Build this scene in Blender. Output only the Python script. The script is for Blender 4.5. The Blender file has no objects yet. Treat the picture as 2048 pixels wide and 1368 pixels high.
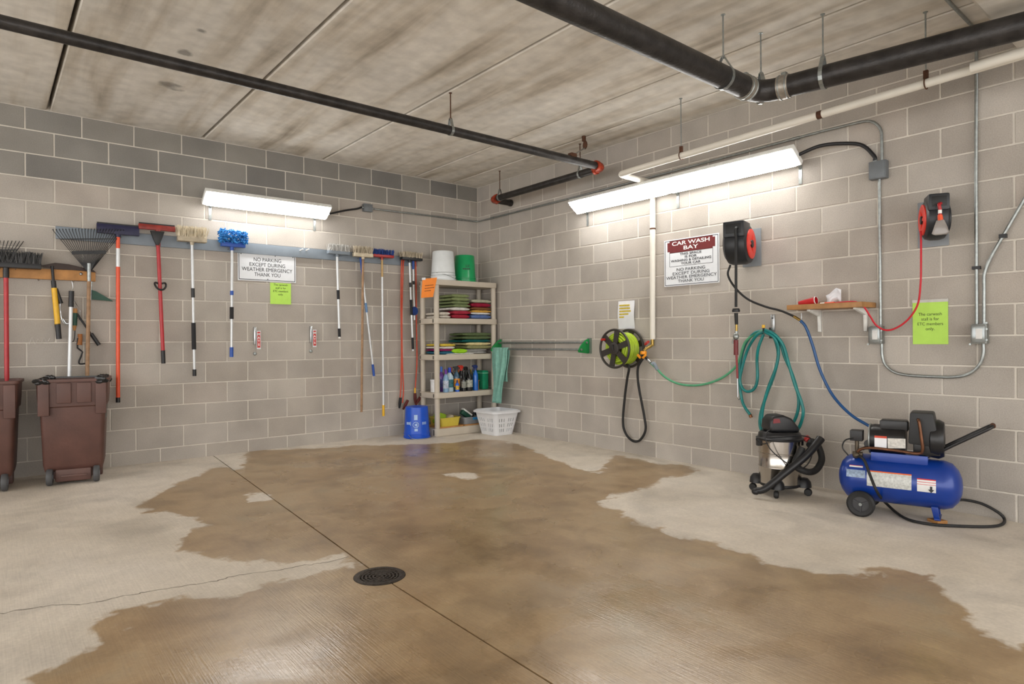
import bpy, bmesh, math, random
import numpy as np
from mathutils import Vector, Matrix
random.seed(7)
D = bpy.data
SC = bpy.context.scene
COL = SC.collection
V = Vector
# ------------------------------------------------------------------ camera
CAM = V((-5.0775, -6.8707, 1.1638)); YAW = .6887; ROLL = -.0073; FPX = 1282.59
CX, HY = 1024.0, 680.9
sy, cyw = math.sin(YAW), math.cos(YAW)
FW = V((sy, cyw, 0)); RT = V((cyw, -sy, 0)); UPV = V((0, 0, 1))
cr, sr = math.cos(ROLL), math.sin(ROLL)
camx = RT*cr + UPV*sr; camy = UPV*cr - RT*sr
cd = D.cameras.new('camera'); cam = D.objects.new('camera', cd); COL.objects.link(cam)
m = Matrix((camx, camy, -FW)).transposed().to_4x4(); m.translation = CAM
cam.matrix_world = m
cd.sensor_width = 36; cd.sensor_fit = 'HORIZONTAL'; cd.lens = FPX/2048*36
cd.shift_y = -(684-HY)/2048; cd.clip_start = .05
SC.camera = cam
# ------------------------------------------------------------------ world, exposure
w = D.worlds.new('garage_ambient'); SC.world = w; w.use_nodes = True
bgn = w.node_tree.nodes['Background']; bgn.inputs[0].default_value = (1, .985, .96, 1); bgn.inputs[1].default_value = 1.8
SC.view_settings.view_transform = 'Standard'; SC.view_settings.look = 'None'
SC.view_settings.exposure = 0.88; SC.view_settings.gamma = 1.0; SC.view_settings.use_curve_mapping = False
LAMP = 12.5          # emission of the fluorescent lenses

# ------------------------------------------------------------------ photo pixel -> place (points on the real walls / floor)
def ray(px, py):
    u, v = px-CX, py-HY
    uu = u*cr + v*sr; vv = v*cr - u*sr
    return V((sy+uu/FPX*cyw, cyw-uu/FPX*sy, -vv/FPX))
def at(px, py, x=None, y=None, z=None):
    d = ray(px, py)
    t = (x-CAM.x)/d.x if x is not None else (y-CAM.y)/d.y if y is not None else (z-CAM.z)/d.z
    return CAM + d*t
def L(px, py, off=.06): return at(px, py, y=-off)      # in front of the left (back) wall
def R(px, py, off=.06): return at(px, py, x=-off)      # in front of the right wall
H = 3.194
def FZ(y): return .031+.0088*y                          # the floor falls gently
def F(px, py):
    z = 0
    for _ in range(5):
        p = at(px, py, z=z); z = FZ(p.y)
    return p

# ------------------------------------------------------------------ materials
def lin(c):
    if isinstance(c, str):
        c = tuple(int(c[i:i+2], 16)/255 for i in (0, 2, 4))
    return tuple((x/12.92 if x <= .04045 else ((x+.055)/1.055)**2.4) for x in c[:3])
MATS = {}
def pm(name, col, rough=.5, metal=0, var=.12, scale=18, bump=0, bscale=120, emit=0, trans=0, coat=0, spec=.5):
    """procedural principled material with noise-driven colour variation and optional bump"""
    if name in MATS: return MATS[name]
    mt = D.materials.new(name); mt.use_nodes = True; nt = mt.node_tree; N = nt.nodes; K = nt.links
    b = N['Principled BSDF']; c = lin(col)
    tc = N.new('ShaderNodeTexCoord'); nz = N.new('ShaderNodeTexNoise'); nz.inputs['Scale'].default_value = scale; nz.inputs['Detail'].default_value = 5
    K.new(tc.outputs['Object'], nz.inputs['Vector'])
    rp = N.new('ShaderNodeValToRGB'); K.new(nz.outputs['Fac'], rp.inputs['Fac'])
    rp.color_ramp.elements[0].position = .3; rp.color_ramp.elements[1].position = .7
    rp.color_ramp.elements[0].color = (*[x*(1-var) for x in c], 1); rp.color_ramp.elements[1].color = (*[min(1, x*(1+var*.6)) for x in c], 1)
    K.new(rp.outputs['Color'], b.inputs['Base Color'])
    b.inputs['Roughness'].default_value = rough; b.inputs['Metallic'].default_value = metal
    b.inputs['Specular IOR Level'].default_value = spec; b.inputs['Coat Weight'].default_value = coat
    if trans: b.inputs['Transmission Weight'].default_value = trans
    if emit:
        b.inputs['Emission Color'].default_value = (*c, 1); b.inputs['Emission Strength'].default_value = emit
    if bump:
        n2 = N.new('ShaderNodeTexNoise'); n2.inputs['Scale'].default_value = bscale; n2.inputs['Detail'].default_value = 3
        K.new(tc.outputs['Object'], n2.inputs['Vector'])
        bp = N.new('ShaderNodeBump'); bp.inputs['Strength'].default_value = bump; bp.inputs['Distance'].default_value = .01
        K.new(n2.outputs['Fac'], bp.inputs['Height']); K.new(bp.outputs['Normal'], b.inputs['Normal'])
    MATS[name] = mt
    return mt

# ------------------------------------------------------------------ mesh builder
WL = {}
def frame(ax):
    ax = V(ax).normalized()
    t = V((0, 0, 1)) if abs(ax.z) < .9 else V((1, 0, 0))
    u = ax.cross(t).normalized(); v = ax.cross(u).normalized()
    return u, v, ax
class MB:
    def __init__(s): s.v = []; s.f = []
    def add(s, vs, fs):
        o = len(s.v); s.v += [V(x) for x in vs]; s.f += [tuple(i+o for i in f) for f in fs]; return s
    def box(s, c, size, rot=None):
        c = V(c); hx, hy, hz = [a/2 for a in size]
        vs = [V((x, y, z)) for x in (-hx, hx) for y in (-hy, hy) for z in (-hz, hz)]
        if rot is not None: vs = [rot @ a for a in vs]
        return s.add([c+a for a in vs], [(0, 1, 3, 2), (4, 6, 7, 5), (0, 4, 5, 1), (2, 3, 7, 6), (0, 2, 6, 4), (1, 5, 7, 3)])
    def bx(s, x0, x1, y0, y1, z0, z1): return s.box(((x0+x1)/2, (y0+y1)/2, (z0+z1)/2), (abs(x1-x0), abs(y1-y0), abs(z1-z0)))
    def cyl(s, p0, p1, r0, r1=None, n=14, caps=True):
        p0, p1 = V(p0), V(p1); r1 = r0 if r1 is None else r1
        u, v, a = frame(p1-p0); vs = []
        for p, r in ((p0, r0), (p1, r1)):
            for i in range(n):
                t = 2*math.pi*i/n; vs.append(p+u*math.cos(t)*r+v*math.sin(t)*r)
        fs = [(i, (i+1) % n, n+(i+1) % n, n+i) for i in range(n)]
        if caps: fs += [tuple(range(n))[::-1], tuple(range(n, 2*n))]
        return s.add(vs, fs)
    def tube(s, pts, r, n=10, sub=0, closed=False, rs=None):
        P = [V(p) for p in pts]
        if sub: P = spline(P, sub, closed)
        m_ = len(P); vs = []; pu = None
        for i, p in enumerate(P):
            a = (P[(i+1) % m_]-P[i-1]) if closed else (P[min(i+1, m_-1)]-P[max(i-1, 0)])
            if a.length < 1e-9: a = V((0, 0, 1))
            a.normalize()
            u = frame(a)[0] if pu is None else (pu-a*pu.dot(a))
            if u.length < 1e-6: u = frame(a)[0]
            u.normalize(); pu = u; v = a.cross(u)
            rr = rs(i/(m_-1)) if rs else r
            vs += [p+u*math.cos(2*math.pi*k/n)*rr+v*math.sin(2*math.pi*k/n)*rr for k in range(n)]
        fs = []
        for i in range(m_ if closed else m_-1):
            j = (i+1) % m_
            fs += [(i*n+k, i*n+(k+1) % n, j*n+(k+1) % n, j*n+k) for k in range(n)]
        if not closed: fs += [tuple(range(n))[::-1], tuple((m_-1)*n+k for k in range(n))]
        return s.add(vs, fs)
    def lathe(s, prof, o=(0, 0, 0), ax=(0, 0, 1), n=24, cap=True):
        o = V(o); u, v, a = frame(ax); vs = []
        for r, h in prof: vs += [o+a*h+(u*math.cos(2*math.pi*k/n)+v*math.sin(2*math.pi*k/n))*r for k in range(n)]
        fs = []
        for i in range(len(prof)-1): fs += [(i*n+k, i*n+(k+1) % n, (i+1)*n+(k+1) % n, (i+1)*n+k) for k in range(n)]
        if cap: fs += [tuple(range(n))[::-1], tuple((len(prof)-1)*n+k for k in range(n))]
        return s.add(vs, fs)
    def prism(s, poly, o, u, v, d):
        """2D polygon in frame (o,u,v), extruded by vector d"""
        o, u, v, d = V(o), V(u), V(v), V(d); n = len(poly)
        a = [o+u*p[0]+v*p[1] for p in poly]
        return s.add(a+[x+d for x in a], [tuple(range(n))[::-1], tuple(range(n, 2*n))]+[(i, (i+1) % n, n+(i+1) % n, n+i) for i in range(n)])
    def torus(s, c, ax, Rr, r, n=32, k=8):
        u, v, a = frame(ax); c = V(c)
        return s.tube([c+(u*math.cos(2*math.pi*i/n)+v*math.sin(2*math.pi*i/n))*Rr for i in range(n)], r, k, closed=True)
    def ball(s, c, r, n=10, m_=6):
        c = V(c); r = V((r, r, r)) if not hasattr(r, '__len__') else V(r)
        prof = []; vs = []; fs = []
        for i in range(m_+1):
            t = math.pi*i/m_; rr = max(math.sin(t), .02)
            vs += [c+V((r.x*rr*math.cos(2*math.pi*k/n), r.y*rr*math.sin(2*math.pi*k/n), r.z*math.cos(t))) for k in range(n)]
        for i in range(m_): fs += [(i*n+k, (i+1)*n+k, (i+1)*n+(k+1) % n, i*n+(k+1) % n) for k in range(n)]
        fs += [tuple(range(n)), tuple(m_*n+k for k in range(n))[::-1]]
        return s.add(vs, fs)
    def build(s, name, mat, parent=None, smooth=True, bevel=0, segs=2, disp=0):
        me = D.meshes.new(name)
        wl = WL.get(parent.name, V((0, 0, 0))) if parent else V((0, 0, 0))
        me.from_pydata([v-wl for v in s.v], [], s.f)
        bm = bmesh.new(); bm.from_mesh(me)
        bmesh.ops.recalc_face_normals(bm, faces=bm.faces)
        if bevel: bmesh.ops.bevel(bm, geom=[e for e in bm.edges if len(e.link_faces) == 2 and e.calc_face_angle(0) > .6], offset=bevel, segments=segs, profile=.6, affect='EDGES', clamp_overlap=True)
        if disp:
            for v_ in bm.verts:
                v_.co += V((random.uniform(-1, 1), random.uniform(-1, 1), random.uniform(-1, 1)))*disp
        bm.to_mesh(me); bm.free()
        if smooth:
            me.polygons.foreach_set('use_smooth', [True]*len(me.polygons))
            try: me.set_sharp_from_angle(angle=.65)
            except Exception: pass
        me.materials.append(mat)
        o = D.objects.new(name, me); COL.objects.link(o)
        if parent: o.parent = parent
        WL[o.name] = wl
        return o
def spline(P, sub, closed=False):
    out = []; n = len(P)
    rng = range(n) if closed else range(n-1)
    for i in rng:
        p0 = P[(i-1) % n] if closed or i > 0 else P[0]*2-P[1]
        p1, p2 = P[i], P[(i+1) % n]
        p3 = P[(i+2) % n] if closed or i+2 < n else P[-1]*2-P[-2]
        for k in range(sub):
            t = k/sub
            out.append(.5*((2*p1)+(p2-p0)*t+(2*p0-5*p1+4*p2-p3)*t*t+(3*p1-p0-3*p2+p3)*t**3))
    if not closed: out.append(P[-1])
    return out
def tag(o, label, cat, group=None):
    o['label'] = label; o['category'] = cat
    if group: o['group'] = group
    return o
def thing(name, label, cat, loc, group=None):
    o = D.objects.new(name, None); COL.objects.link(o); o.location = loc; o.empty_display_size = .1
    WL[o.name] = V(loc); return tag(o, label, cat, group)
def struct(o): o['kind'] = 'structure'; return o
def text(name, body, size, mat, parent, o, u, v, n, xs=1.0, align='CENTER', bold=0, fit=None):
    c = D.curves.new(name, 'FONT'); c.body = body; c.size = size; c.align_x = align; c.align_y = 'CENTER'; c.offset = bold; c.extrude = .0003
    ob = D.objects.new(name, c); COL.objects.link(ob)
    dg = bpy.context.evaluated_depsgraph_get(); me0 = D.meshes.new_from_object(ob.evaluated_get(dg))
    if fit: xl = [p.co.x for p in me0.vertices]; xs = fit/(max(xl)-min(xl))
    mb = MB(); mb.add([V(o)+V(u)*p.co.x*xs+V(v)*p.co.y+V(n)*(p.co.z+.0006) for p in me0.vertices], [tuple(f.vertices) for f in me0.polygons])
    D.objects.remove(ob); D.curves.remove(c); D.meshes.remove(me0)
    return mb.build(name, mat, parent, smooth=False)
X, Y, Z = V((1, 0, 0)), V((0, 1, 0)), V((0, 0, 1))

# ------------------------------------------------------------------ structure materials
def block_mat(name, island=False, cs=('aaa299', 'b6afa6', 'aea79f', 'bab3ab', 'a7a098', 'b3aaa1')):
    mt = D.materials.new(name); mt.use_nodes = True; nt = mt.node_tree; N = nt.nodes; K = nt.links; b = N['Principled BSDF']
    geo = N.new('ShaderNodeNewGeometry'); oi = N.new('ShaderNodeObjectInfo'); rnd = geo.outputs['Random Per Island'] if island else oi.outputs['Random']
    rp = N.new('ShaderNodeValToRGB'); K.new(rnd, rp.inputs['Fac']); e = rp.color_ramp.elements
    e[0].position = 0; e[1].position = 1; e[0].color = (*lin(cs[0]), 1); e[1].color = (*lin(cs[-1]), 1)
    for i, c in enumerate(cs[1:-1]): q = e.new((i+1)/5); q.color = (*lin(c), 1)
    nz = N.new('ShaderNodeTexNoise'); nz.inputs['Scale'].default_value = 2.2; nz.inputs['Detail'].default_value = 6; K.new(geo.outputs['Position'], nz.inputs['Vector'])
    nf = N.new('ShaderNodeTexNoise'); nf.inputs['Scale'].default_value = 140; nf.inputs['Detail'].default_value = 2; K.new(geo.outputs['Position'], nf.inputs['Vector'])
    # mottling
    mr = N.new('ShaderNodeMapRange'); mr.inputs['From Min'].default_value = .3; mr.inputs['From Max'].default_value = .7; mr.inputs['To Min'].default_value = .84; mr.inputs['To Max'].default_value = 1.08; K.new(nz.outputs['Fac'], mr.inputs['Value'])
    mf = N.new('ShaderNodeMapRange'); mf.inputs['From Min'].default_value = .3; mf.inputs['From Max'].default_value = .7; mf.inputs['To Min'].default_value = .9; mf.inputs['To Max'].default_value = 1.07; K.new(nf.outputs['Fac'], mf.inputs['Value'])
    mu = N.new('ShaderNodeMath'); mu.operation = 'MULTIPLY'; K.new(mr.outputs[0], mu.inputs[0]); K.new(mf.outputs[0], mu.inputs[1])
    vm = N.new('ShaderNodeVectorMath'); vm.operation = 'SCALE'; K.new(rp.outputs[0], vm.inputs[0]); K.new(mu.outputs[0], vm.inputs['Scale'])
    K.new(vm.outputs[0], b.inputs['Base Color']); b.inputs['Roughness'].default_value = .9; b.inputs['Specular IOR Level'].default_value = .25
    bp = N.new('ShaderNodeBump'); bp.inputs['Strength'].default_value = .35; bp.inputs['Distance'].default_value = .004; K.new(nf.outputs['Fac'], bp.inputs['Height']); K.new(bp.outputs[0], b.inputs['Normal'])
    return mt
M_BLOCK = block_mat('concrete_block'); M_BLOCK2 = block_mat('concrete_block_far', True)
GREYS = ('85837f', '8d8a85', '7f7d7a', '96928c', '88857f', '8f8b86')      # the darker grey blocks of the top courses of the back wall
M_BLOCKG = block_mat('grey_concrete_block', False, GREYS); M_BLOCKG2 = block_mat('grey_concrete_block_far', True, GREYS)
M_MORTAR = pm('mortar', 'd0cac0', .95, var=.12, scale=6, bump=.3, bscale=90, spec=.2)
def ceil_mat():
    mt = D.materials.new('precast_concrete'); mt.use_nodes = True; nt = mt.node_tree; N = nt.nodes; K = nt.links; b = N['Principled BSDF']
    geo = N.new('ShaderNodeNewGeometry'); oi = N.new('ShaderNodeObjectInfo')
    mp = N.new('ShaderNodeMapping'); mp.inputs['Scale'].default_value = (5.5, .55, 1); K.new(geo.outputs['Position'], mp.inputs['Vector'])
    n1 = N.new('ShaderNodeTexNoise'); n1.inputs['Scale'].default_value = 1; n1.inputs['Detail'].default_value = 6; n1.inputs['Distortion'].default_value = .3; K.new(mp.outputs[0], n1.inputs['Vector'])
    r1 = N.new('ShaderNodeValToRGB'); K.new(n1.outputs['Fac'], r1.inputs['Fac']); e = r1.color_ramp.elements
    e[0].position = .22; e[0].color = (*lin('968b7c'), 1); e[1].position = .72; e[1].color = (*lin('e6e2db'), 1)
    q = e.new(.40); q.color = (*lin('ccc4b7'), 1); q = e.new(.52); q.color = (*lin('dcd7ce'), 1)
    n2 = N.new('ShaderNodeTexNoise'); n2.inputs['Scale'].default_value = 9; n2.inputs['Detail'].default_value = 8; K.new(geo.outputs['Position'], n2.inputs['Vector'])
    mr = N.new('ShaderNodeMapRange'); mr.inputs['From Min'].default_value = .3; mr.inputs['From Max'].default_value = .7; mr.inputs['To Min'].default_value = .84; mr.inputs['To Max'].default_value = 1.06; K.new(n2.outputs['Fac'], mr.inputs['Value'])
    mo = N.new('ShaderNodeMapRange'); mo.inputs['To Min'].default_value = .93; mo.inputs['To Max'].default_value = 1.03; K.new(oi.outputs['Random'], mo.inputs['Value'])
    mu = N.new('ShaderNodeMath'); mu.operation = 'MULTIPLY'; K.new(mr.outputs[0], mu.inputs[0]); K.new(mo.outputs[0], mu.inputs[1])
    last = mu.outputs[0]
    for (qx, qy, rad) in ((372, 105, .1), (338, 172, .13), (402, 62, .05)):
        q = at(qx, qy, z=H); ds = N.new('ShaderNodeVectorMath'); ds.operation = 'DISTANCE'; ds.inputs[1].default_value = q; K.new(geo.outputs['Position'], ds.inputs[0])
        ad = N.new('ShaderNodeMath'); ad.operation = 'MULTIPLY_ADD'; ad.inputs[1].default_value = -.5*rad*4; K.new(n2.outputs['Fac'], ad.inputs[0]); K.new(ds.outputs['Value'], ad.inputs[2])
        rg = N.new('ShaderNodeMapRange'); rg.inputs['From Min'].default_value = -rad*.75; rg.inputs['From Max'].default_value = -rad*.3; rg.inputs['To Min'].default_value = .45; rg.inputs['To Max'].default_value = 1; K.new(ad.outputs[0], rg.inputs['Value'])
        ml = N.new('ShaderNodeMath'); ml.operation = 'MULTIPLY'; K.new(last, ml.inputs[0]); K.new(rg.outputs[0], ml.inputs[1]); last = ml.outputs[0]
    vm = N.new('ShaderNodeVectorMath'); vm.operation = 'SCALE'; K.new(r1.outputs[0], vm.inputs[0]); K.new(last, vm.inputs['Scale'])
    K.new(vm.outputs[0], b.inputs['Base Color']); b.inputs['Roughness'].default_value = .92; b.inputs['Specular IOR Level'].default_value = .2
    bp = N.new('ShaderNodeBump'); bp.inputs['Strength'].default_value = .3; bp.inputs['Distance'].default_value = .006; K.new(n2.outputs['Fac'], bp.inputs['Height']); K.new(bp.outputs[0], b.inputs['Normal'])
    return mt
M_CEIL = ceil_mat()
M_DARK = pm('joint_shadow_filler', '1a1816', .95)
def floor_mat():
    mt = D.materials.new('wet_concrete_floor'); mt.use_nodes = True; nt = mt.node_tree; N = nt.nodes; K = nt.links; b = N['Principled BSDF']
    geo = N.new('ShaderNodeNewGeometry'); at_ = N.new('ShaderNodeAttribute'); at_.attribute_name = 'wet'
    def noise(sc, det=5, vec=None, dist=0):
        n = N.new('ShaderNodeTexNoise'); n.inputs['Scale'].default_value = sc; n.inputs['Detail'].default_value = det; n.inputs['Distortion'].default_value = dist
        K.new(vec or geo.outputs['Position'], n.inputs['Vector']); return n.outputs['Fac']
    def rng(v, a, b_, c, d):
        r = N.new('ShaderNodeMapRange'); r.inputs['From Min'].default_value = a; r.inputs['From Max'].default_value = b_; r.inputs['To Min'].default_value = c; r.inputs['To Max'].default_value = d; K.new(v, r.inputs['Value']); return r.outputs[0]
    def mth(op, a, b_):
        n = N.new('ShaderNodeMath'); n.operation = op
        for i, q in enumerate((a, b_)):
            if isinstance(q, (int, float)): n.inputs[i].default_value = q
            else: K.new(q, n.inputs[i])
        return n.outputs[0]
    mp = N.new('ShaderNodeMapping'); mp.inputs['Scale'].default_value = (150, 5, 1); mp.inputs['Rotation'].default_value = (0, 0, .06); K.new(geo.outputs['Position'], mp.inputs['Vector'])
    broom = noise(1, 2, mp.outputs[0])
    big = noise(1.1, 6); med = noise(5, 7, None, .4); fine = noise(60, 4)
    edge = mth('ADD', at_.outputs['Fac'], rng(med, .3, .7, -.07, .07)); edge = mth('ADD', edge, rng(noise(22, 4), .3, .7, -.025, .025))
    wet = rng(edge, -.015, .03, 0, 1)
    def ramp(v, *st):
        r = N.new('ShaderNodeValToRGB'); K.new(v, r.inputs['Fac']); e = r.color_ramp.elements
        e[0].position, e[0].color = st[0][0], (*lin(st[0][1]), 1); e[1].position, e[1].color = st[-1][0], (*lin(st[-1][1]), 1)
        for p, c in st[1:-1]: q = e.new(p); q.color = (*lin(c), 1)
        return r.outputs[0]
    dry = ramp(big, (.3, 'c6bbab'), (.5, 'd0c6b8'), (.7, 'd6cdc1'))
    wetc = ramp(mth('ADD', mth('MULTIPLY', big, .6), mth('MULTIPLY', med, .4)), (.3, '80694c'), (.42, '977d5c'), (.55, 'a68d6b'), (.7, '9c8d74'))
    smud = rng(noise(1.7, 6, None, .8), .5, .66, 1, .8)
    def mix(f, a, b_):
        x = N.new('ShaderNodeMix'); x.data_type = 'RGBA'; K.new(f, x.inputs[0]); K.new(a, x.inputs[6]); K.new(b_, x.inputs[7]); return x.outputs[2]
    colr = mix(wet, dry, wetc)
    k = mth('MULTIPLY', rng(fine, .3, .7, .92, 1.05), rng(med, .3, .7, .92, 1.05)); k = mth('MULTIPLY', k, rng(broom, .35, .65, .95, 1.03)); k = mth('MULTIPLY', k, smud)
    vm = N.new('ShaderNodeVectorMath'); vm.operation = 'SCALE'; K.new(colr, vm.inputs[0]); K.new(k, vm.inputs['Scale'])
    K.new(vm.outputs[0], b.inputs['Base Color'])
    pool = rng(noise(2.3, 5, None, .5), .38, .62, 0, 1)
    deep = rng(at_.outputs['Fac'], .1, .9, .25, 1)
    wr = rng(mth('MULTIPLY', pool, deep), 0, 1, .37, .15)
    rr = N.new('ShaderNodeMix'); K.new(wet, rr.inputs[0]); rr.inputs[2].default_value = .8; K.new(wr, rr.inputs[3]); K.new(rr.outputs[0], b.inputs['Roughness'])
    b.inputs['Specular IOR Level'].default_value = .8
    hgt = mth('ADD', mth('MULTIPLY', broom, .6), mth('MULTIPLY', fine, .4))
    bp = N.new('ShaderNodeBump'); bp.inputs['Distance'].default_value = .003; K.new(rng(wet, 0, 1, .35, .45), bp.inputs['Strength']); K.new(hgt, bp.inputs['Height']); K.new(bp.outputs[0], b.inputs['Normal'])
    return mt
M_FLOOR = floor_mat()

# ------------------------------------------------------------------ walls of concrete blocks
BW, BH, H1, G = .4064, .2032, .1577, .0095
_bm = {}
def block_mesh(wd, ht, mat):
    k = (round(wd, 4), round(ht, 4), mat.name)
    if k not in _bm:
        mb = MB(); mb.bx(-wd/2, wd/2, 0, .03, -ht/2, ht/2)
        o = mb.build('block', mat, None, smooth=False, bevel=.004, segs=1); me = o.data; D.objects.remove(o); _bm[k] = me
    return _bm[k]
def wall(name, offs, n_near, n_far, place, back, grey=lambda c, a: False):
    wl = struct(back.build(name, M_MORTAR, None, smooth=False)); stuff = MB(); stuffg = MB(); cnt = 0
    for c in range(16):
        z0 = -.05 if c == 0 else H1+BH*(c-1); z1 = min(H1+BH*c, H)
        a = 0; nxt = offs[c % 2]*BW; i = 0
        while a < n_far*BW:
            b_ = nxt; wd = b_-a-G; ht = z1-z0-G
            if wd > .02:
                if a < n_near*BW:
                    me = block_mesh(wd, ht, M_BLOCKG if grey(c, a) else M_BLOCK); o = D.objects.new('block', me); COL.objects.link(o); o.parent = wl; cnt += 1
                    o.matrix_local = place((a+b_)/2, (z0+z1)/2)
                else:
                    me = block_mesh(wd, ht, M_BLOCK2); T = place((a+b_)/2, (z0+z1)/2)
                    (stuffg if grey(c, a) else stuff).add([T @ v.co for v in me.vertices], [tuple(p.vertices) for p in me.polygons])
            a = b_; nxt = b_+BW
    s = stuff.build('block_field', M_BLOCK2, wl, smooth=False); s['kind'] = 'stuff'
    if stuffg.v: s = stuffg.build('block_field', M_BLOCKG2, wl, smooth=False); s['kind'] = 'stuff'
    return wl
wall('wall_left', (.3063, .8063), 16.2, 24, lambda a, z: Matrix.Translation((-a, 0, z)), MB().bx(-24*BW, .2, .0035, .2, -.05, H+.3), lambda c, a: c == 15 or (c == 14 and a > .9) or (c == 13 and a > 2.0))
wall('wall_right', (.1563, .6563), 17, 24, lambda a, z: Matrix.Translation((0, -a, z)) @ Matrix.Rotation(-math.pi/2, 4, 'Z'), MB().bx(.0035, .2, -24*BW, .0035, -.05, H+.3))

# ------------------------------------------------------------------ ceiling of precast planks
ce = struct(MB().bx(-10, .0, -11, .0, H+.2, H+.3).build('ceiling', M_DARK, None, smooth=False))
js = [.0, -.415, -.965, -2.15, -3.39, -4.635, -5.86, -7.08, -8.3, -9.52]
for i in range(len(js)-1):
    g = .022 if i != 5 and i != 4 else .026
    a, b_ = js[i], js[i+1]
    MB().bx(a-(g/2 if i else 0), b_+g/2, -11, .0, H, H+.21).build('plank', M_CEIL, ce, smooth=False, bevel=.008, segs=1)
MB().bx(-10, .0, -6.5, -5.815, 2.92, H+.02).build('beam', M_CEIL, ce, smooth=False, bevel=.015)

# ------------------------------------------------------------------ floor: two slabs, saw-cut joint, drain hole
JP = [(.2, -3.297), (0, -3.31), (-3.98, -3.563), (-5.3, -3.58), (-11, -3.64)]
DR = V((-3.563, -3.98, FZ(-3.98))); DRR = .128
def joint(y):
    for (ya, xa), (yb, xb) in zip(JP, JP[1:]):
        if y >= yb: return xa+(xb-xa)*(y-ya)/(yb-ya)
    return JP[-1][1]
rows = sorted(set([round(.0-.06*i, 4) for i in range(0, 184)]+[round(DR.y+DRR*math.sin(t*math.pi/24), 4) for t in range(-12, 13)]), reverse=True)
rows = [.15]+rows
WETP = [(490, 898), (478, 945), (452, 928), (425, 938), (360, 965), (310, 990), (270, 1012), (300, 1022), (390, 1038), (396, 1055), (360, 1077), (352, 1097), (430, 1112), (560, 1128), (680, 1110), (715, 1128), (600, 1155), (450, 1187), (330, 1202), (195, 1225), (190, 1245), (235, 1257), (150, 1310), (90, 1345), (40, 1375), (-200, 1560), (2300, 1560), (2150, 1330), (2040, 1288), (1960, 1250), (1930, 1210), (1890, 1175), (1870, 1150), (1800, 1137), (1700, 1150), (1600, 1142), (1500, 1110), (1400, 1080), (1300, 1052), (1210, 1012), (1218, 992), (1290, 977), (1330, 957), (1400, 945), (1380, 932), (1290, 924), (1225, 906), (1222, 925), (1190, 946), (1110, 922), (1060, 897), (1015, 882), (960, 877), (900, 886), (700, 892), (560, 900)]
DRYP = [[(902, 948), (925, 943), (958, 950), (945, 957), (915, 958)], [(487, 990), (520, 985), (540, 998), (500, 1000)]]
def sdist(P, poly):
    d = np.full(len(P), 1e9); ins = np.zeros(len(P), bool); n = len(poly)
    for i in range(n):
        a = np.array(poly[i]); b_ = np.array(poly[(i+1) % n]); e = b_-a; w_ = P-a
        t = np.clip((w_@e)/(e@e), 0, 1); d = np.minimum(d, np.linalg.norm(w_-t[:, None]*e, axis=1))
        c = ((a[1] <= P[:, 1]) & (b_[1] > P[:, 1])) | ((b_[1] <= P[:, 1]) & (a[1] > P[:, 1]))
        with np.errstate(divide='ignore', invalid='ignore'):
            xx = a[0]+(P[:, 1]-a[1])/(b_[1]-a[1])*e[0]
        ins ^= c & (P[:, 0] < xx)
    return np.where(ins, d, -d)
fl2 = lambda px, py: tuple(F(px, py))[:2]
WP = [fl2(*p) for p in WETP]; DP = [[fl2(*p) for p in q] for q in DRYP]
fl_root = struct(MB().bx(-10, .2, -11, .2, -.3, -.12).build('floor', M_DARK, None, smooth=False))
def slab(name, side):
    nc = 110 if side < 0 else 66; vs = []; fs = []
    for y in rows:
        j = joint(y); dy = y-DR.y
        e = j+side*.0045
        if abs(dy) < DRR: e = DR.x+side*max(.003, math.sqrt(DRR*DRR-dy*dy))
        far = -10 if side < 0 else .15
        for i in range(nc+1):
            x = e+(far-e)*i/nc; vs.append((x, y, FZ(y)))
    nr = len(rows)
    for r in range(nr-1):
        for i in range(nc):
            a = r*(nc+1)+i; fs.append((a, a+1, a+nc+2, a+nc+1))
    # skirt down the joint edge
    base = len(vs)
    for r, y in enumerate(rows): v0 = vs[r*(nc+1)]; vs.append((v0[0], v0[1], v0[2]-.05))
    for r in range(nr-1): fs.append((r*(nc+1), (r+1)*(nc+1), base+r+1, base+r))
    me = D.meshes.new(name); me.from_pydata(vs, [], fs); me.update()
    P = np.array(vs)[:, :2]; s = sdist(P, WP)
    for q in DP: s = np.minimum(s, -sdist(P, q))
    at_ = me.attributes.new('wet', 'FLOAT', 'POINT'); at_.data.foreach_set('value', s.astype(np.float32))
    bm = bmesh.new(); bm.from_mesh(me); bmesh.ops.recalc_face_normals(bm, faces=bm.faces)
    if bm.faces[0].normal.z < 0: bmesh.ops.reverse_faces(bm, faces=bm.faces)
    bm.to_mesh(me); bm.free(); me.materials.append(M_FLOOR)
    o = D.objects.new(name, me); COL.objects.link(o); o.parent = fl_root
slab('slab', -1); slab('slab', 1)
# hairline crack running to the drain
cp = [F(*p) for p in [(-60, 1240), (0, 1228), (90, 1212), (180, 1206), (260, 1190), (330, 1178), (420, 1165), (470, 1152), (540, 1143), (600, 1132), (640, 1127), (700, 1112)]]
cp = [p+V((random.uniform(-.012, .012), random.uniform(-.012, .012), 0)) for p in spline(cp, 6)]
mb = MB()
for a, b_ in zip(cp, cp[1:]):
    wv = (b_-a).cross(Z).normalized()*random.uniform(.0012, .003); up = Z*.0008
    mb.add([a-wv+up, a+wv+up, b_+wv+up, b_-wv+up], [(0, 1, 2, 3)])
mb.build('crack', pm('crack_dark', '6f675c', .95), fl_root, smooth=False)

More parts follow.
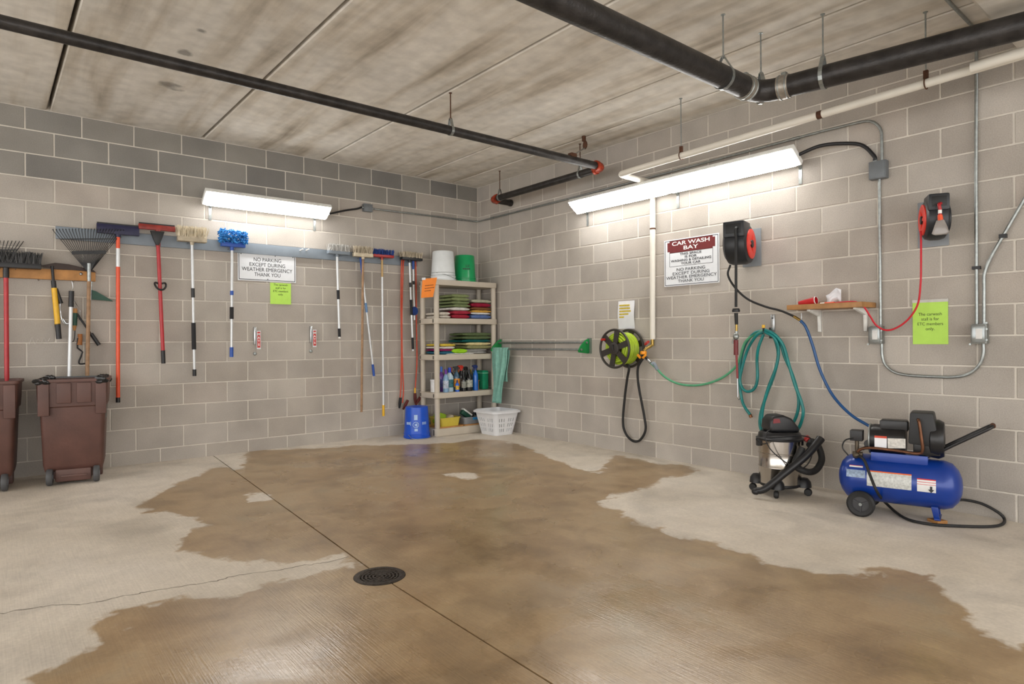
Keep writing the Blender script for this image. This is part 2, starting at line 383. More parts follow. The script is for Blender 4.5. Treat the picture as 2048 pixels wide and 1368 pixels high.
# drain
M_IRON = pm('cast_iron', '3a322b', .45, .6, var=.4, scale=30, bump=.4)
dt = thing('floor_drain', 'round cast iron floor drain grate set into the concrete joint', 'drain', DR)
MB().lathe([(.095, -.002), (.1, .003), (.12, .004), (.126, .001), (.126, -.03), (.095, -.03)], DR, n=48, cap=False).build('rim', M_IRON, dt)
g = MB()
for i, r in enumerate((.014, .032, .05, .068, .086)): g.lathe([(r-.0055, -.004), (r-.004, 0), (r+.004, 0), (r+.0055, -.004), (r+.004, -.012), (r-.004, -.012), (r-.0055, -.004)], DR, n=40, cap=False)
for i, (ra, rb, n) in enumerate(((.014, .032, 6), (.032, .05, 10), (.05, .068, 14), (.068, .097, 18))):
    for k in range(n):
        t = 2*math.pi*(k+.5*(i % 2))/n; c_ = V((math.cos(t), math.sin(t), 0))
        g.box(DR+c_*(ra+rb)/2+Z*-.006, (rb-ra, .006, .01), Matrix.Rotation(t, 3, 'Z'))
g.build('grate', M_IRON, dt)
MB().lathe([(.125, -.03), (.09, -.09), (.001, -.1)], DR, n=32, cap=False).build('sump', pm('drain_black', '0b0a09', .4), dt)

# ------------------------------------------------------------------ shared materials
M_WHITE = pm('white_paint_metal', 'e6e6e2', .4); M_GALV = pm('galvanised_steel', '9ea3a2', .38, .85, var=.2, scale=40)
M_STEEL = pm('bright_steel', 'b8bbbd', .25, .95, var=.1); M_BLACK = pm('black_plastic', '17171a', .42, var=.2); M_RUB = pm('black_rubber', '1b1b1c', .62, var=.25)
M_DPIPE = pm('black_steel_pipe', '33302f', .42, .35, var=.5, scale=14, bump=.25, bscale=60); M_RED = pm('red_paint', 'a8231d', .35); M_RCOUP = pm('red_lacquer_coupling', 'a83c22', .25, .2, var=.5, scale=30, bump=.5, bscale=60)
M_RUST = pm('rusty_steel', '5b3a28', .7, .4, var=.4, scale=60); M_PVC = pm('white_pipe', 'ddd8cd', .45, var=.06, scale=5); M_GREYBOX = pm('grey_box', '6e7377', .45, .2)
M_GPAINT = pm('grey_painted_board', '7d8791', .5, var=.08, scale=9); M_WOOD = pm('pine_wood', 'b8844d', .6, var=.25, scale=12); M_OAK = pm('oak_edge', 'ab7c4b', .5, var=.25, scale=14)
M_HWOOD = pm('tool_handle_wood', '9c7b5c', .6, var=.3, scale=20); M_ALU = pm('white_aluminium_pole', 'd3d6d8', .3, .25, var=.06); M_ORANGE = pm('orange_pole', 'e2532a', .35, var=.08)
M_REDP = pm('red_pole', 'b01f27', .35, var=.15); M_BLUE = pm('blue_plastic', '1f4fa8', .4); M_NAVY = pm('navy_rubber', '252545', .5); M_YEL = pm('yellow_plastic', 'e5b221', .4, var=.1)
M_GREENP = pm('green_plastic', '12813f', .4); M_DGREEN = pm('dark_green', '1c4a3a', .5); M_SIGN = pm('sign_white', 'dfe2e6', .35, var=.03); M_INK = pm('sign_ink', '22242c', .5, var=.05)
M_LIME = pm('lime_paper', 'b4e05c', .6, var=.04); M_PAPER = pm('white_paper', 'e4e5ea', .5, var=.04)
M_RESIN = pm('taupe_resin', 'bdb3a4', .55, var=.05, scale=8)

# ------------------------------------------------------------------ fluorescent fixtures
M_LENS = D.materials.new('lit_lens'); M_LENS.use_nodes = True
_b = M_LENS.node_tree.nodes['Principled BSDF']; _n = M_LENS.node_tree.nodes.new('ShaderNodeTexNoise'); _n.inputs['Scale'].default_value = 3
_r = M_LENS.node_tree.nodes.new('ShaderNodeMapRange'); _r.inputs['To Min'].default_value = LAMP*.92; _r.inputs['To Max'].default_value = LAMP*1.08
M_LENS.node_tree.links.new(_n.outputs['Fac'], _r.inputs['Value']); M_LENS.node_tree.links.new(_r.outputs[0], _b.inputs['Emission Strength'])
_b.inputs['Base Color'].default_value = (.9, .9, .9, 1); _b.inputs['Emission Color'].default_value = (1, .985, .95, 1); _b.inputs['Roughness'].default_value = .4
def fixture(label, o, along, out, length, nb, cord=None):
    """vapour-tight fixture: o = wall-side lower edge start, along = run direction, out = away from the wall"""
    t = thing('fluorescent_fixture', label, 'light fixture', o)
    e = (out*.15+Z*.108).normalized(); nrm = (out*.108-Z*.15).normalized(); W = .185      # lens face direction and its normal
    def ring(inset, d): return [o+along*a+e*b_+nrm*d for a, b_ in ((inset, inset*.5), (length-inset, inset*.5), (length-inset, W-inset*.5), (inset, W-inset*.5))]
    vs = ring(.0, -.045)+ring(0, 0)+ring(.012, .0)
    MB().add(vs, [(0, 1, 2, 3), (0, 1, 5, 4), (1, 2, 6, 5), (2, 3, 7, 6), (3, 0, 4, 7), (4, 5, 9, 8), (5, 6, 10, 9), (6, 7, 11, 10), (7, 4, 8, 11)]).build('housing', M_WHITE, t, bevel=.006)
    nseg = 2 if length > 2 else 1
    for k in range(nseg):
        a0 = length/nseg*k+.014; a1 = length/nseg*(k+1)-.014
        def rg(i, d): return [o+along*a+e*b_+nrm*d for a, b_ in ((a0+i, .012+i*.5), (a1-i, .012+i*.5), (a1-i, W-.012-i*.5), (a0+i, W-.012-i*.5))]
        MB().add(rg(0, .001)+rg(.02, .03), [(0, 1, 5, 4), (1, 2, 6, 5), (2, 3, 7, 6), (3, 0, 4, 7), (4, 5, 6, 7)]).build('lens', M_LENS, t, smooth=False, bevel=.006)
    for k in range(nb):
        a = length*(k+.5)/nb if nb < 3 else .06+(length-.12)*k/(nb-1)
        if nb == 2: a = .1+(length-.2)*k
        p = o+along*a; wz = V((p.x if abs(along.x) > .5 else 0, p.y if abs(along.y) > .5 else 0, 0))
        m_ = MB(); s_ = along*.014
        wallp = p-out*abs(p.dot(out))+out*.004
        m_.box(wallp-Z*.05, [.026 if abs(c) > .5 else (.006 if abs(oc) > .5 else .15) for c, oc in zip(along, out)])
        m_.cyl(wallp+out*.008-Z*.005, p+e*.08-nrm*.05, .007, n=6)
        m_.build('bracket', M_GALV, t, smooth=False)
    return t
fixL = fixture('short lit fluorescent fixture above the grey tool board', V((-3.425, -.10, 2.516)), X, -Y, 1.28, 2)
fixR = fixture('long lit fluorescent fixture above the car wash sign', V((-.10, -1.955, 2.528)), -Y, -X, 2.475, 3)

# ------------------------------------------------------------------ overhead pipes
def hanger(parent, p, axis, r, top=H, rodm=M_GALV, strapm=M_GALV, name='hanger'):
    axis = V(axis).normalized(); side = axis.cross(Z).normalized()
    mb = MB(); c = V(p)
    pts = [c+(side*math.cos(t)+Z*math.sin(t))*(r+.004) for t in [math.radians(a) for a in range(150, 391, 20)]]
    pts = [c+Z*(r+.06)+side*-.006]+[c+side*-(r*.75)+Z*(r*.75)]+pts+[c+side*(r*.75)+Z*(r*.75), c+Z*(r+.06)+side*.006]
    for a, b_ in zip(pts, pts[1:]):
        d = (b_-a); q = d.normalized().cross(axis)
        mb.add([a-axis*.012-q*.002, a+axis*.012-q*.002, a+axis*.012+q*.002, a-axis*.012+q*.002, b_-axis*.012-q*.002, b_+axis*.012-q*.002, b_+axis*.012+q*.002, b_-axis*.012+q*.002], [(0, 1, 5, 4), (1, 2, 6, 5), (2, 3, 7, 6), (3, 0, 4, 7), (0, 3, 2, 1), (4, 5, 6, 7)])
    h = mb.build(name, strapm, parent, smooth=False)
    MB().cyl(c+Z*(r+.045), V((c.x, c.y, top)), .005, n=8).cyl(V((c.x, c.y, top-.004)), V((c.x, c.y, top)), .014, n=10).cyl(c+Z*(r+.05), c+Z*(r+.066), .010, n=6).build('rod', rodm, h)
    return h
def elbow_pts(c, d0, d1, r, n=7): # quarter bend from -d0 side to d1 side
    c = V(c); d0, d1 = V(d0), V(d1)
    return [c-d0*r+(d0*math.sin(t)+d1*(1-math.cos(t)))*r for t in [math.pi/2*i/n for i in range(n+1)]]
sp_ = thing('sprinkler_pipe', 'thin black sprinkler pipe with red end couplings hung from the ceiling', 'pipe', (-2.1, -2.508, 2.886))
ZA = 2.886; rA = .037
MB().cyl((-9, -2.508, ZA-.006), (-.37, -2.508, ZA), rA, n=20).build('pipe', M_DPIPE, sp_)
MB().cyl((-.302, -2.44, ZA-.004), (-.302, -.78, ZA-.012), rA, n=20).build('branch_pipe', M_DPIPE, sp_)
MB().cyl((-.25, -.716, ZA-.014), (-.012, -.716, ZA-.014), rA, n=18).cyl((-.04, -.716, ZA-.014), (-.012, -.716, ZA-.014), rA+.006, n=18).build('stub_pipe', M_DPIPE, sp_)
MB().tube([(-.40, -2.508, ZA)]+elbow_pts((-.302, -2.508, ZA), X, Y, .06)+[(-.302, -2.41, ZA)], rA+.008, 18).cyl((-.405, -2.508, ZA), (-.375, -2.508, ZA), rA+.016, n=18).cyl((-.302, -2.435, ZA), (-.302, -2.405, ZA), rA+.016, n=18).build('elbow', M_RCOUP, sp_)
MB().tube([(-.302, -.81, ZA-.012)]+elbow_pts((-.302, -.716, ZA-.013), Y, X, .055)+[(-.23, -.716, ZA-.014)], rA+.008, 18).cyl((-.302, -.82, ZA-.012), (-.302, -.79, ZA-.012), rA+.016, n=18).build('elbow', M_RCOUP, sp_)
hanger(sp_, (-2.12, -2.508, ZA), X, rA, rodm=M_RUST)
hanger(sp_, (-.302, -.86, ZA-.01), Y, rA, rodm=M_RUST)
hanger(sp_, (-.302, -2.2, ZA-.006), Y, rA, rodm=M_RUST)
hanger(sp_, (-5.9, -2.508, ZA), X, rA, rodm=M_RUST)
br = MB().tube([(-.72, -2.508, ZA+.045), (-.45, -2.42, H-.12), (-.45, -2.40, H-.03)], .007, 8)
br.build('sway_brace', M_STEEL, sp_); MB().ball((-.45, -2.415, H-.09), (.016, .03, .045)).cyl((-.45, -2.40, H-.05), (-.45, -2.40, H), .02, n=10).build('brace_fitting', M_RUST, sp_); MB().box((-.72, -2.508, ZA+.045), (.07, .05, .035)).build('brace_clamp', M_RUST, sp_)
bp_ = thing('drain_pipe', 'thick black drain pipe with steel clamps bending across the ceiling', 'pipe', (-1.6, -4.62, 2.8))
rB = .07; zB = 2.8
d2 = V((.165, -.98, 0)).normalized(); E0 = V((-1.075, -4.62, zB))
e_pts = [E0-X*.17, E0-X*.12, E0-X*.075+d2*.008, E0-X*.035+d2*.035, E0-X*.008+d2*.075, E0+d2*.12, E0+d2*.17]
MB().cyl((-9, -4.62, zB+.03), E0-X*.15, rB, n=28).build('pipe', M_DPIPE, bp_)
MB().cyl(E0+d2*.15, E0+d2*2.2, rB, n=28).build('branch_pipe', M_DPIPE, bp_)
MB().tube(e_pts, rB+.001, 28, sub=4).build('elbow', M_DPIPE, bp_)
for c_, a_ in ((E0-X*.165, X), (E0+d2*.165, d2)):
    cl = MB().cyl(c_-a_*.035, c_+a_*.035, rB+.006, n=28).build('coupling', pm('steel_band', 'a39c92', .4, .6, var=.25, scale=50), bp_)
    MB().torus(c_-a_*.022, a_, rB+.007, .004).torus(c_+a_*.022, a_, rB+.007, .004).box(c_+Z*(rB+.014), (.03, .03, .02)).build('band_screw', M_GALV, cl)
for c_, a_ in ((E0-X*.42, X), (E0+d2*.02-X*.01, (X+d2)), (E0+d2*.4, d2), (E0-X*2.2, X), (E0+d2*1.9, d2)): hanger(bp_, c_, a_, rB)
wp = thing('water_pipe', 'slim white water pipe running to the hose tap', 'pipe', (-.531, -3.6, 2.72))
zW = lambda y: 2.695+(-y-2.93)*.0215
MB().tube([(-.531, -10, zW(-10)), (-.531, -6, zW(-6)), (-.531, -3.1, zW(-3.1))]+elbow_pts((-.531, -2.925, 2.694), Y, X, .05)+[(-.3, -2.925, 2.69)]+elbow_pts((-.034, -2.925, 2.688), X, -Z, .05)+[(-.034, -2.92, 2.5), (-.034, -2.91, 1.7), (-.034, -2.905, 1.165)], .027, 16).build('pipe', M_PVC, wp)
for yy in (-3.61, -5.43):
    h = MB().tube([(-.531+.034*math.cos(t), yy, zW(yy)+.034*math.sin(t)) for t in [i*math.pi/8 for i in range(17)]], .004, 6).box((-.531, yy, zW(yy)+.055), (.02, .025, .05)).build('hanger', M_RUST, wp, smooth=False)
    MB().cyl((-.531, yy, zW(yy)+.06), (-.531, yy, H), .005, n=8).cyl((-.531, yy, H-.004), (-.531, yy, H), .014, n=8).build('rod', M_GALV, h)
MB().cyl((-.531, -4.755, zW(-4.76)), (-.531, -4.79, zW(-4.79)), .0285, n=16).build('joint_band', M_RUST, wp)
MB().cyl((-.034, -2.917, 2.235), (-.034, -2.917, 2.25), .0285, n=16).build('joint_band', M_RUST, wp)
tag(MB().lathe([(0, 0), (.03, 0), (.03, 3.6), (0, 3.6)], (-.6, -5.685, 2.742), V((0, -1, .03)), 18, False).build('insulated_pipe', M_PVC, None), 'white sleeved pipe above the slim water pipe near the beam', 'pipe')

# ------------------------------------------------------------------ conduits and boxes
def rbox(mb, c, size): return mb.box(c, size)
cl_ = thing('electrical_conduit', 'thin steel conduit running through the room corner behind the long light', 'conduit', (-.03, -.03, 2.735))
MB().tube([L(748, 418, .03), V((-.5, -.03, 2.735)), V((-.12, -.03, 2.737))]+elbow_pts((-.028, -.03, 2.737), X, -Y, .07)+[V((-.028, -.3, 2.738)), V((-.028, -2, 2.742)), V((-.028, -4.55, 2.775)), V((-.028, -4.8, 2.772))]+elbow_pts((-.028, -4.985, 2.77), -Y, -Z, .13)+[V((-.028, -4.985, 2.45))], .0105, 10).build('tube', M_GALV, cl_)
for c_, a_ in (((-.3, -.03, 2.736), X), ((-.028, -.35, 2.739), Y), ((-.028, -4.35, 2.772), Y)): MB().cyl(V(c_)-V(a_)*.03, V(c_)+V(a_)*.03, .0145, n=10).build('coupling', M_GALV, cl_)
jb = thing('junction_box', 'small grey junction box right of the short light', 'junction box', L(735, 416, .0))
p = L(735, 416, .03); MB().box(p, (.11, .05, .09)).build('box', M_GREYBOX, jb, bevel=.004); MB().cyl(p-X*.05, p-X*.075, .014, n=10).build('connector', M_GALV, jb); MB().cyl(p+X*.05, p+X*.075, .014, n=10).build('connector', M_GALV, jb); MB().box(p-Y*.027, (.1, .004, .08)).build('cover', M_GREYBOX, jb, bevel=.002)
tag(MB().tube([V((-2.15, -.17, 2.565)), L(690, 421, .06), L(712, 418, .04), p-X*.07], .011, 8, sub=5).build('power_cord', M_BLACK, None), 'short black power cord from the short light to its junction box', 'cord')
jb2 = thing('junction_box', 'grey junction box on the conduit beside the long light', 'junction box', R(1757, 345, 0))
p2 = V((-.035, -4.965, 2.385)); MB().box(p2, (.06, .115, .13)).build('box', M_GREYBOX, jb2, bevel=.004); MB().box(p2-X*.032, (.005, .105, .12)).build('cover', M_GREYBOX, jb2, bevel=.002); MB().cyl(p2+V((.005, .025, .06)), p2+V((.005, .025, .09)), .016, n=10).build('connector', M_GALV, jb2)
tag(MB().tube([V((-.14, -4.41, 2.6)), R(1640, 292, .1), R(1690, 287, .06), R(1725, 291, .04), R(1748, 312, .035), p2+V((0, .025, .075))], .014, 10, sub=6).build('power_cord', M_BLACK, None), 'thick black power cord from the long light to its junction box', 'cord')
cv = thing('electrical_conduit', 'vertical conduit down to the switch and looping to the outlet', 'conduit', (-.03, -4.97, 2.3))
MB().tube([(-.028, -4.968, 2.32), (-.028, -4.968, 1.26)], .0105, 10).build('tube', M_GALV, cv)
MB().tube([(-.028, -4.975, 1.12), (-.028, -4.978, 1.03), (-.028, -5.0, .965), (-.028, -5.06, .915), (-.028, -5.15, .897), (-.028, -5.28, .893), (-.028, -5.42, .895), (-.028, -5.51, .92), (-.028, -5.57, .985), (-.028, -5.59, 1.06), (-.028, -5.59, 1.12)], .0105, 10, sub=4).build('loop_tube', M_GALV, cv)
cu = thing('electrical_conduit', 'tall straight conduit rising from the outlet box to the ceiling', 'conduit', (-.03, -5.56, 1.25))
MB().tube([(-.028, -5.555, 1.24), (-.028, -5.557, 2.2), (-.028, -5.565, 3.1)]+elbow_pts((-.028, -5.57, H-.02), Z, -X, .06)+[(-2.2, -5.6, H-.02)], .0105, 10).build('tube', M_GALV, cu)
MB().box((-.028, -5.556, 1.62), (.03, .045, .02)).build('strap', M_BLACK, cu)
cu2 = thing('electrical_conduit', 'angled conduit leaving the outlet box past the tall straight one', 'conduit', (-.03, -5.6, 1.25))
MB().tube([(-.03, -5.595, 1.24), (-.03, -5.597, 1.5), (-.03, -5.6, 1.58), (-.03, -5.635, 1.68), (-.03, -5.72, 1.85), (-.03, -6.0, 2.4), (-.03, -6.3, 3.0)], .0105, 10, sub=3).build('tube', M_GALV, cu2)
MB().box((-.028, -5.70, 1.81), (.03, .04, .025)).build('strap', M_BLACK, cu2)
def wpbox(label, c, kind):
    t = thing('outlet_box' if kind else 'switch_box', label, 'outlet' if kind else 'switch', c); c = V(c)
    MB().box(c, (.06, .085, .13)).build('box', M_GALV, t, bevel=.006)
    MB().box(c-X*.04, (.03, .08, .12)).build('cover', pm('clear_cover', '8f9494', .15, .6, var=.1), t, bevel=.01)
    MB().box(c-X*.057+Y*-.008, (.004, .035, .066)).build('outlet' if kind else 'switch', pm('ivory_device', 'd9cfa8' if kind else 'dcdcda', .4), t, bevel=.001)
    for dy, dz in ((-.045, .07), (-.045, .03), (-.045, -.04), (.045, -.068)): MB().cyl(c+V((-.03, dy, dz)), c+V((-.042, dy, dz)), .007, n=8).build('screw', M_GALV, t)
wpbox('weatherproof switch box below the left end of the conduit loop', (-.035, -4.945, 1.185), 0)
wpbox('weatherproof outlet box beneath the two tall conduits', (-.035, -5.575, 1.185), 1)

# ------------------------------------------------------------------ boards and tools on the back wall
gb = thing('tool_board', 'long grey painted tool board across the back wall', 'board', (-2.75, -.012, 2.13))
a_, b_ = L(112, 451, .012), L(835, 521, .012)
MB().bx(-4.59, -.945, -.022, -.002, 2.083, 2.192).build('board', M_GPAINT, gb, bevel=.002)
for px in (600, 612):
    q = L(px, 501, .022); MB().cyl(q, q+V((.012, -.05, .012)), .007, n=8).build('peg', M_WHITE, gb)
wb = thing('tool_board', 'short bare wooden tool board with screw hooks', 'board', (-4.65, -.02, 1.765))
MB().bx(-5.7, -4.3, -.04, -.002, 1.722, 1.812).build('board', M_WOOD, wb, bevel=.003)
for px, py in ((76, 560), (145, 563)):
    q = L(px, py-4, .03); MB().tube([q+Z*.02, q-Z*.012, q+V((.006, -.012, -.024)), q+V((.012, -.02, -.012))], .0025, 6, sub=4).build('hook', M_STEEL, wb)
q = L(162, 548, .045); MB().ball(q, .014).build('peg', M_STEEL, wb)
def tuft(mb, c, ax, ln, r, n=4, spread=.25):
    a = (V(ax)+V((random.uniform(-1, 1), random.uniform(-1, 1), random.uniform(-1, 1)))*spread).normalized()
    mb.cyl(c, V(c)+a*ln*random.uniform(.8, 1.1), r, r*.5, n=n)
def pole(t, segs, r=.0125):
    """segs: list of (p0,p1,material,part_name,radius factor)"""
    for p0, p1, mt, nm, k in segs: MB().cyl(p0, p1, r*k, n=12).build(nm, mt, t)
def lerp(a, b_, t): return V(a)+(V(b_)-V(a))*t
def brush(label, name, head, hm, bm, pole_px, off, segs, kind, thick=.07, r=.0125, n=110):
    """tool hung head-up: head=(x0,y0,x1,y1) px, pole_px=((x,y),(x,y))"""
    x0, y0, x1, y1 = head
    a = L(x0, (y0+y1)/2, off); b2 = L(x1, (y0+y1)/2, off); zt = L((x0+x1)/2, y0, off).z; zb = L((x0+x1)/2, y1, off).z
    slope = 0; cx_ = (a.x+b2.x)/2; wd = abs(b2.x-a.x); ht = zt-zb
    top = L(*pole_px[0], off); bot = L(*pole_px[1], off)
    t = thing(name, label, 'mop' if kind == 'mop' else 'squeegee' if kind == 'squeegee' else 'brush', bot)
    if kind == 'brush':
        MB().bx(cx_-wd*.47, cx_+wd*.47, -off-thick*.4, -off+thick*.4, zb, zb+ht*.35).build('head', hm, t, bevel=.006)
        m_ = MB()
        for i in range(n): tuft(m_, V((cx_+random.uniform(-.46, .46)*wd, -off+random.uniform(-.45, .45)*thick, zb+ht*.3)), Z+X*random.uniform(-.25, .25)+Y*random.uniform(-.3, .3), ht*.7, .0045, 4, .12)
        o = m_.build('bristles', bm, t, smooth=False); o['kind'] = 'stuff'
    elif kind == 'mop':
        MB().bx(cx_-wd*.42, cx_+wd*.42, -off-thick*.25, -off+thick*.25, zb+ht*.05, zb+ht*.3).build('head', hm, t, bevel=.006)
        m_ = MB()
        for i in range(n):
            c_ = V((cx_+random.uniform(-.47, .47)*wd, -off+random.uniform(-.5, .5)*thick, zb+ht*random.uniform(.25, .95)))
            dr = V((random.uniform(-1, 1), random.uniform(-1, 1), random.uniform(-.6, 1))).normalized()*.014
            m_.tube([c_-dr, c_, c_+dr], .006, 5)
        o = m_.build('mop_pile', bm, t); o['kind'] = 'stuff'
    else:
        MB().prism([(-thick*.25, zb+ht*.1), (thick*.25, zb+ht*.1), (thick*.3, zb+ht*.6), (.006, zt), (-.006, zt), (-thick*.3, zb+ht*.6)], (cx_-wd/2, -off, 0), Y, Z, X*wd).build('blade_holder', hm, t, bevel=.004)
        MB().bx(cx_-wd*.49, cx_+wd*.49, -off-.004, -off+.004, zt-.004, zt+.012).build('blade', bm, t)
    MB().cyl(V((lerp(top, bot, .0).x, -off, zb+.01)), top-Z*.02, r*1.5, r*1.25, n=12).build('socket', hm, t)
    pole(t, [(lerp(top, bot, s0), lerp(top, bot, s1), mt, nm, k) for s0, s1, mt, nm, k in segs], r)
    MB().tube([V((cx_-.03, -off+.02, zb-.005)), V((cx_-.03, -.02, zb-.012)), V((cx_+.03, -.02, zb-.012)), V((cx_+.03, -off+.02, zb-.005))], .003, 6).build('hanger_pin', M_STEEL, t)
    return t
M_GBR = pm('grey_bristle', '4a4a4b', .7, var=.3); M_TAN = pm('tan_bristle', 'b9ad98', .8, var=.25); M_CREAM = pm('cream_cotton', 'cfc3ab', .9, var=.2); M_BLUEM = pm('blue_chenille', '2f7fc4', .9, var=.4, scale=40); M_LGR = pm('light_grey_bristle', 'b2b0ac', .7, var=.25); M_FOAM = pm('black_foam_grip', '1d1d20', .75)
M_BBLUE = pm('blue_bristle', '1d3f86', .7, var=.3)
brush('wide dark grey push broom with a red handle above the brown bins', 'push_broom', (-45, 503, 86, 536), M_BLACK, M_GBR, ((12, 540), (14, 800)), .10, [(0, .06, M_BLACK, 'ferrule', 1.5), (.05, 1, M_REDP, 'handle', 1.15)], 'brush', .1, .0145, n=420)
brush('navy floor squeegee with an orange handle', 'floor_squeegee', (193, 450, 278, 471), M_NAVY, M_BLACK, ((236, 470), (236, 805)), .09, [(0, .08, M_ORANGE, 'handle', 1), (.08, .19, M_ALU, 'label_sleeve', 1.02), (.19, .975, M_ORANGE, 'handle', 1), (.97, 1, M_BLACK, 'end_cap', 1.1)], 'squeegee', .07, .0165)
sq = brush('red floor squeegee with a dark red handle and black side grip', 'floor_squeegee', (277, 450, 350, 462), pm('worn_dark_red', '8e2f27', .5, var=.3), M_BLACK, ((316, 488), (327, 727)), .09, [(0, .9, M_REDP, 'handle', 1), (.89, 1, M_BLACK, 'end_grip', 1.12)], 'squeegee', .06, .0165)
MB().prism([(-.06, .0), (.06, 0), (.035, -.075), (.012, -.13), (-.012, -.13), (-.035, -.075)], L(314, 463, .09), X, Z, -Y*.03).build('bracket', M_BLACK, sq, bevel=.004)
q = L(320, 572, .09); MB().tube([q+V((-.04, 0, .03)), q+V((-.045, -.03, 0)), q+V((-.02, -.05, -.035)), q+V((.02, -.05, -.035)), q+V((.045, -.03, 0)), q+V((.04, 0, .03)), q+V((0, .0, .02))], .009, 8, sub=4, closed=True).build('side_grip', M_BLACK, sq)
brush('cream bristled wash brush on a white telescopic pole', 'wash_brush', (353, 454, 414, 484), M_TAN, M_CREAM, ((384, 486), (389, 752)), .1, [(0, .36, M_ALU, 'pole', 1), (.34, .41, M_BLACK, 'lock_collar', 1.25), (.4, .62, M_ALU, 'pole', .9), (.6, .8, M_FOAM, 'foam_grip', 1.5), (.8, .96, M_ALU, 'pole', .9), (.95, 1, M_BLACK, 'end_cap', 1.3)], 'brush', .1, .0135, n=360)
brush('blue chenille mop on a white pole beside the no parking sign', 'wash_mop', (437, 459, 494, 496), M_BLUE, M_BLUEM, ((464, 497), (463, 714)), .1, [(0, .4, M_ALU, 'pole', 1), (.39, .43, M_BLUE, 'lock_collar', 1.25), (.43, .55, M_ALU, 'pole', .95), (.54, .65, M_FOAM, 'foam_grip', 1.45), (.65, .92, M_ALU, 'pole', .95), (.91, 1, M_BLUE, 'end_grip', 1.35)], 'mop', .11, .0135, n=420)
brush('short light grey scrub brush on a white pole with black grips', 'wash_brush', (654, 489, 699, 509), M_GPAINT, M_LGR, ((674, 510), (679, 677)), .09, [(0, .43, M_ALU, 'pole', 1), (.42, .53, M_FOAM, 'foam_grip', 1.2), (.53, .9, M_ALU, 'pole', 1), (.88, .98, M_FOAM, 'foam_grip', 1.2), (.98, 1, M_WHITE, 'end_cap', 1)], 'brush', .08, .0135, n=200)
brush('tan bristled push broom with a long bare wooden handle', 'push_broom', (706, 493, 745, 514), M_CREAM, M_TAN, ((726, 515), (723, 824)), .11, [(0, 1, M_HWOOD, 'handle', 1)], 'brush', .09, .0135, n=200)
brush('blue bristled brush on a long white pole with a yellow end', 'wash_brush', (743, 499, 787, 515), M_RED, M_BBLUE, ((764, 516), (767, 832)), .085, [(0, .12, pm('worn_gold_label', 'b69765', .4, .3), 'label_sleeve', 1.03), (.12, .94, M_ALU, 'pole', 1), (.93, 1, M_YEL, 'end_grip', 1.2)], 'brush', .08, .0125, n=200)
brush('tan bristled brush with a white pole beside the jumper cables', 'wash_brush', (801, 504, 844, 521), M_BLACK, M_TAN, ((819, 522), (826, 702)), .09, [(0, .25, M_ALU, 'pole', 1), (.24, .29, M_BLACK, 'lock_collar', 1.25), (.29, .45, M_ALU, 'pole', .95), (.43, .6, M_FOAM, 'foam_grip', 1.25), (.6, .87, M_ALU, 'pole', .95), (.85, .98, M_FOAM, 'foam_grip', 1.2), (.97, 1, M_ALU, 'end_cap', .8)], 'brush', .08, .0125, n=200)
t = thing('telescopic_pole', 'white telescopic pole with blue sleeve leaning behind the wooden broom', 'pole', L(748, 752, .05))
pa, pb = L(721, 515, .05), L(748, 752, .05)
pole(t, [(lerp(pa, pb, 0), lerp(pa, pb, .18), M_BLUE, 'sleeve', 1), (lerp(pa, pb, .18), lerp(pa, pb, .9), M_ALU, 'pole', .95), (lerp(pa, pb, .38), lerp(pa, pb, .46), pm('pale_blue_sleeve', '5f86b4', .4), 'collar', 1.1), (lerp(pa, pb, .9), pb, M_BLUE, 'end_grip', 1.15)], .0125)
t = thing('duster_pole', 'blue and white pole with a blue round pad behind the tan brush', 'pole', L(829, 640, .05))
pa, pb = L(826, 522, .06), L(829, 640, .06)
pole(t, [(pa, lerp(pa, pb, .14), M_BLUE, 'sleeve', 1.1), (lerp(pa, pb, .14), pb, M_ALU, 'pole', .95), (lerp(pa, pb, .34), lerp(pa, pb, .4), M_BLACK, 'collar', 1.2)], .0125)
q = L(829, 622, .067); MB().lathe([(.0, -.012), (.05, -.01), (.055, 0), (.05, .01), (0, .012)], q, (.2, -1, 0), 20, False).build('pad', M_BBLUE, t)
# jumper cables
M_OCAB = pm('orange_cable', 'c4472a', .45, var=.1); M_CLAMP = pm('dark_red_clamp', '5c1e1c', .5, var=.3)
def clamp(parent, p, dr, mat):
    dr = V(dr).normalized(); sd = V((dr.z, 0, -dr.x))
    MB().prism([(-.014, 0), (.014, 0), (.018, .07), (.010, .13), (-.004, .13), (-.016, .06)], p, sd, dr, -Y*.022).build('clamp', mat, parent, bevel=.003)
t = thing('jumper_cables', 'orange jumper cables looped over the board hanging left of the blue bucket', 'cables', L(803, 812, .05))
MB().tube([L(805, 519, .04), L(803, 530, .05), L(802, 600, .045), L(803, 700, .045), L(802, 770, .045), L(800, 800, .045)], .008, 8, sub=6).build('cable', M_OCAB, t)
MB().tube([L(808, 519, .04), L(806, 540, .06), L(804, 640, .055), L(805, 730, .055), L(807, 780, .055), L(805, 806, .055)], .008, 8, sub=6).build('cable', M_OCAB, t)
clamp(t, L(800, 795, .04), (-.1, 0, -1), M_BLACK); clamp(t, L(815, 800, .05), (-.6, 0, -1), M_CLAMP)
t = thing('jumper_cables', 'single orange cable with dark red clamps hanging beside the shelf post', 'cables', L(831, 810, .05))
MB().tube([L(831, 519, .03), L(832, 560, .035), L(833, 660, .04), L(834, 720, .04), L(831, 770, .045), L(830, 790, .045)], .0085, 8, sub=6).build('cable', M_OCAB, t)
MB().cyl(L(830, 776, .045), L(830, 786, .045), .011, n=10).build('tape', M_YEL, t)
clamp(t, L(829, 786, .04), (.05, 0, -1), M_CLAMP); clamp(t, L(841, 792, .05), (-.7, 0, -1), M_CLAMP)

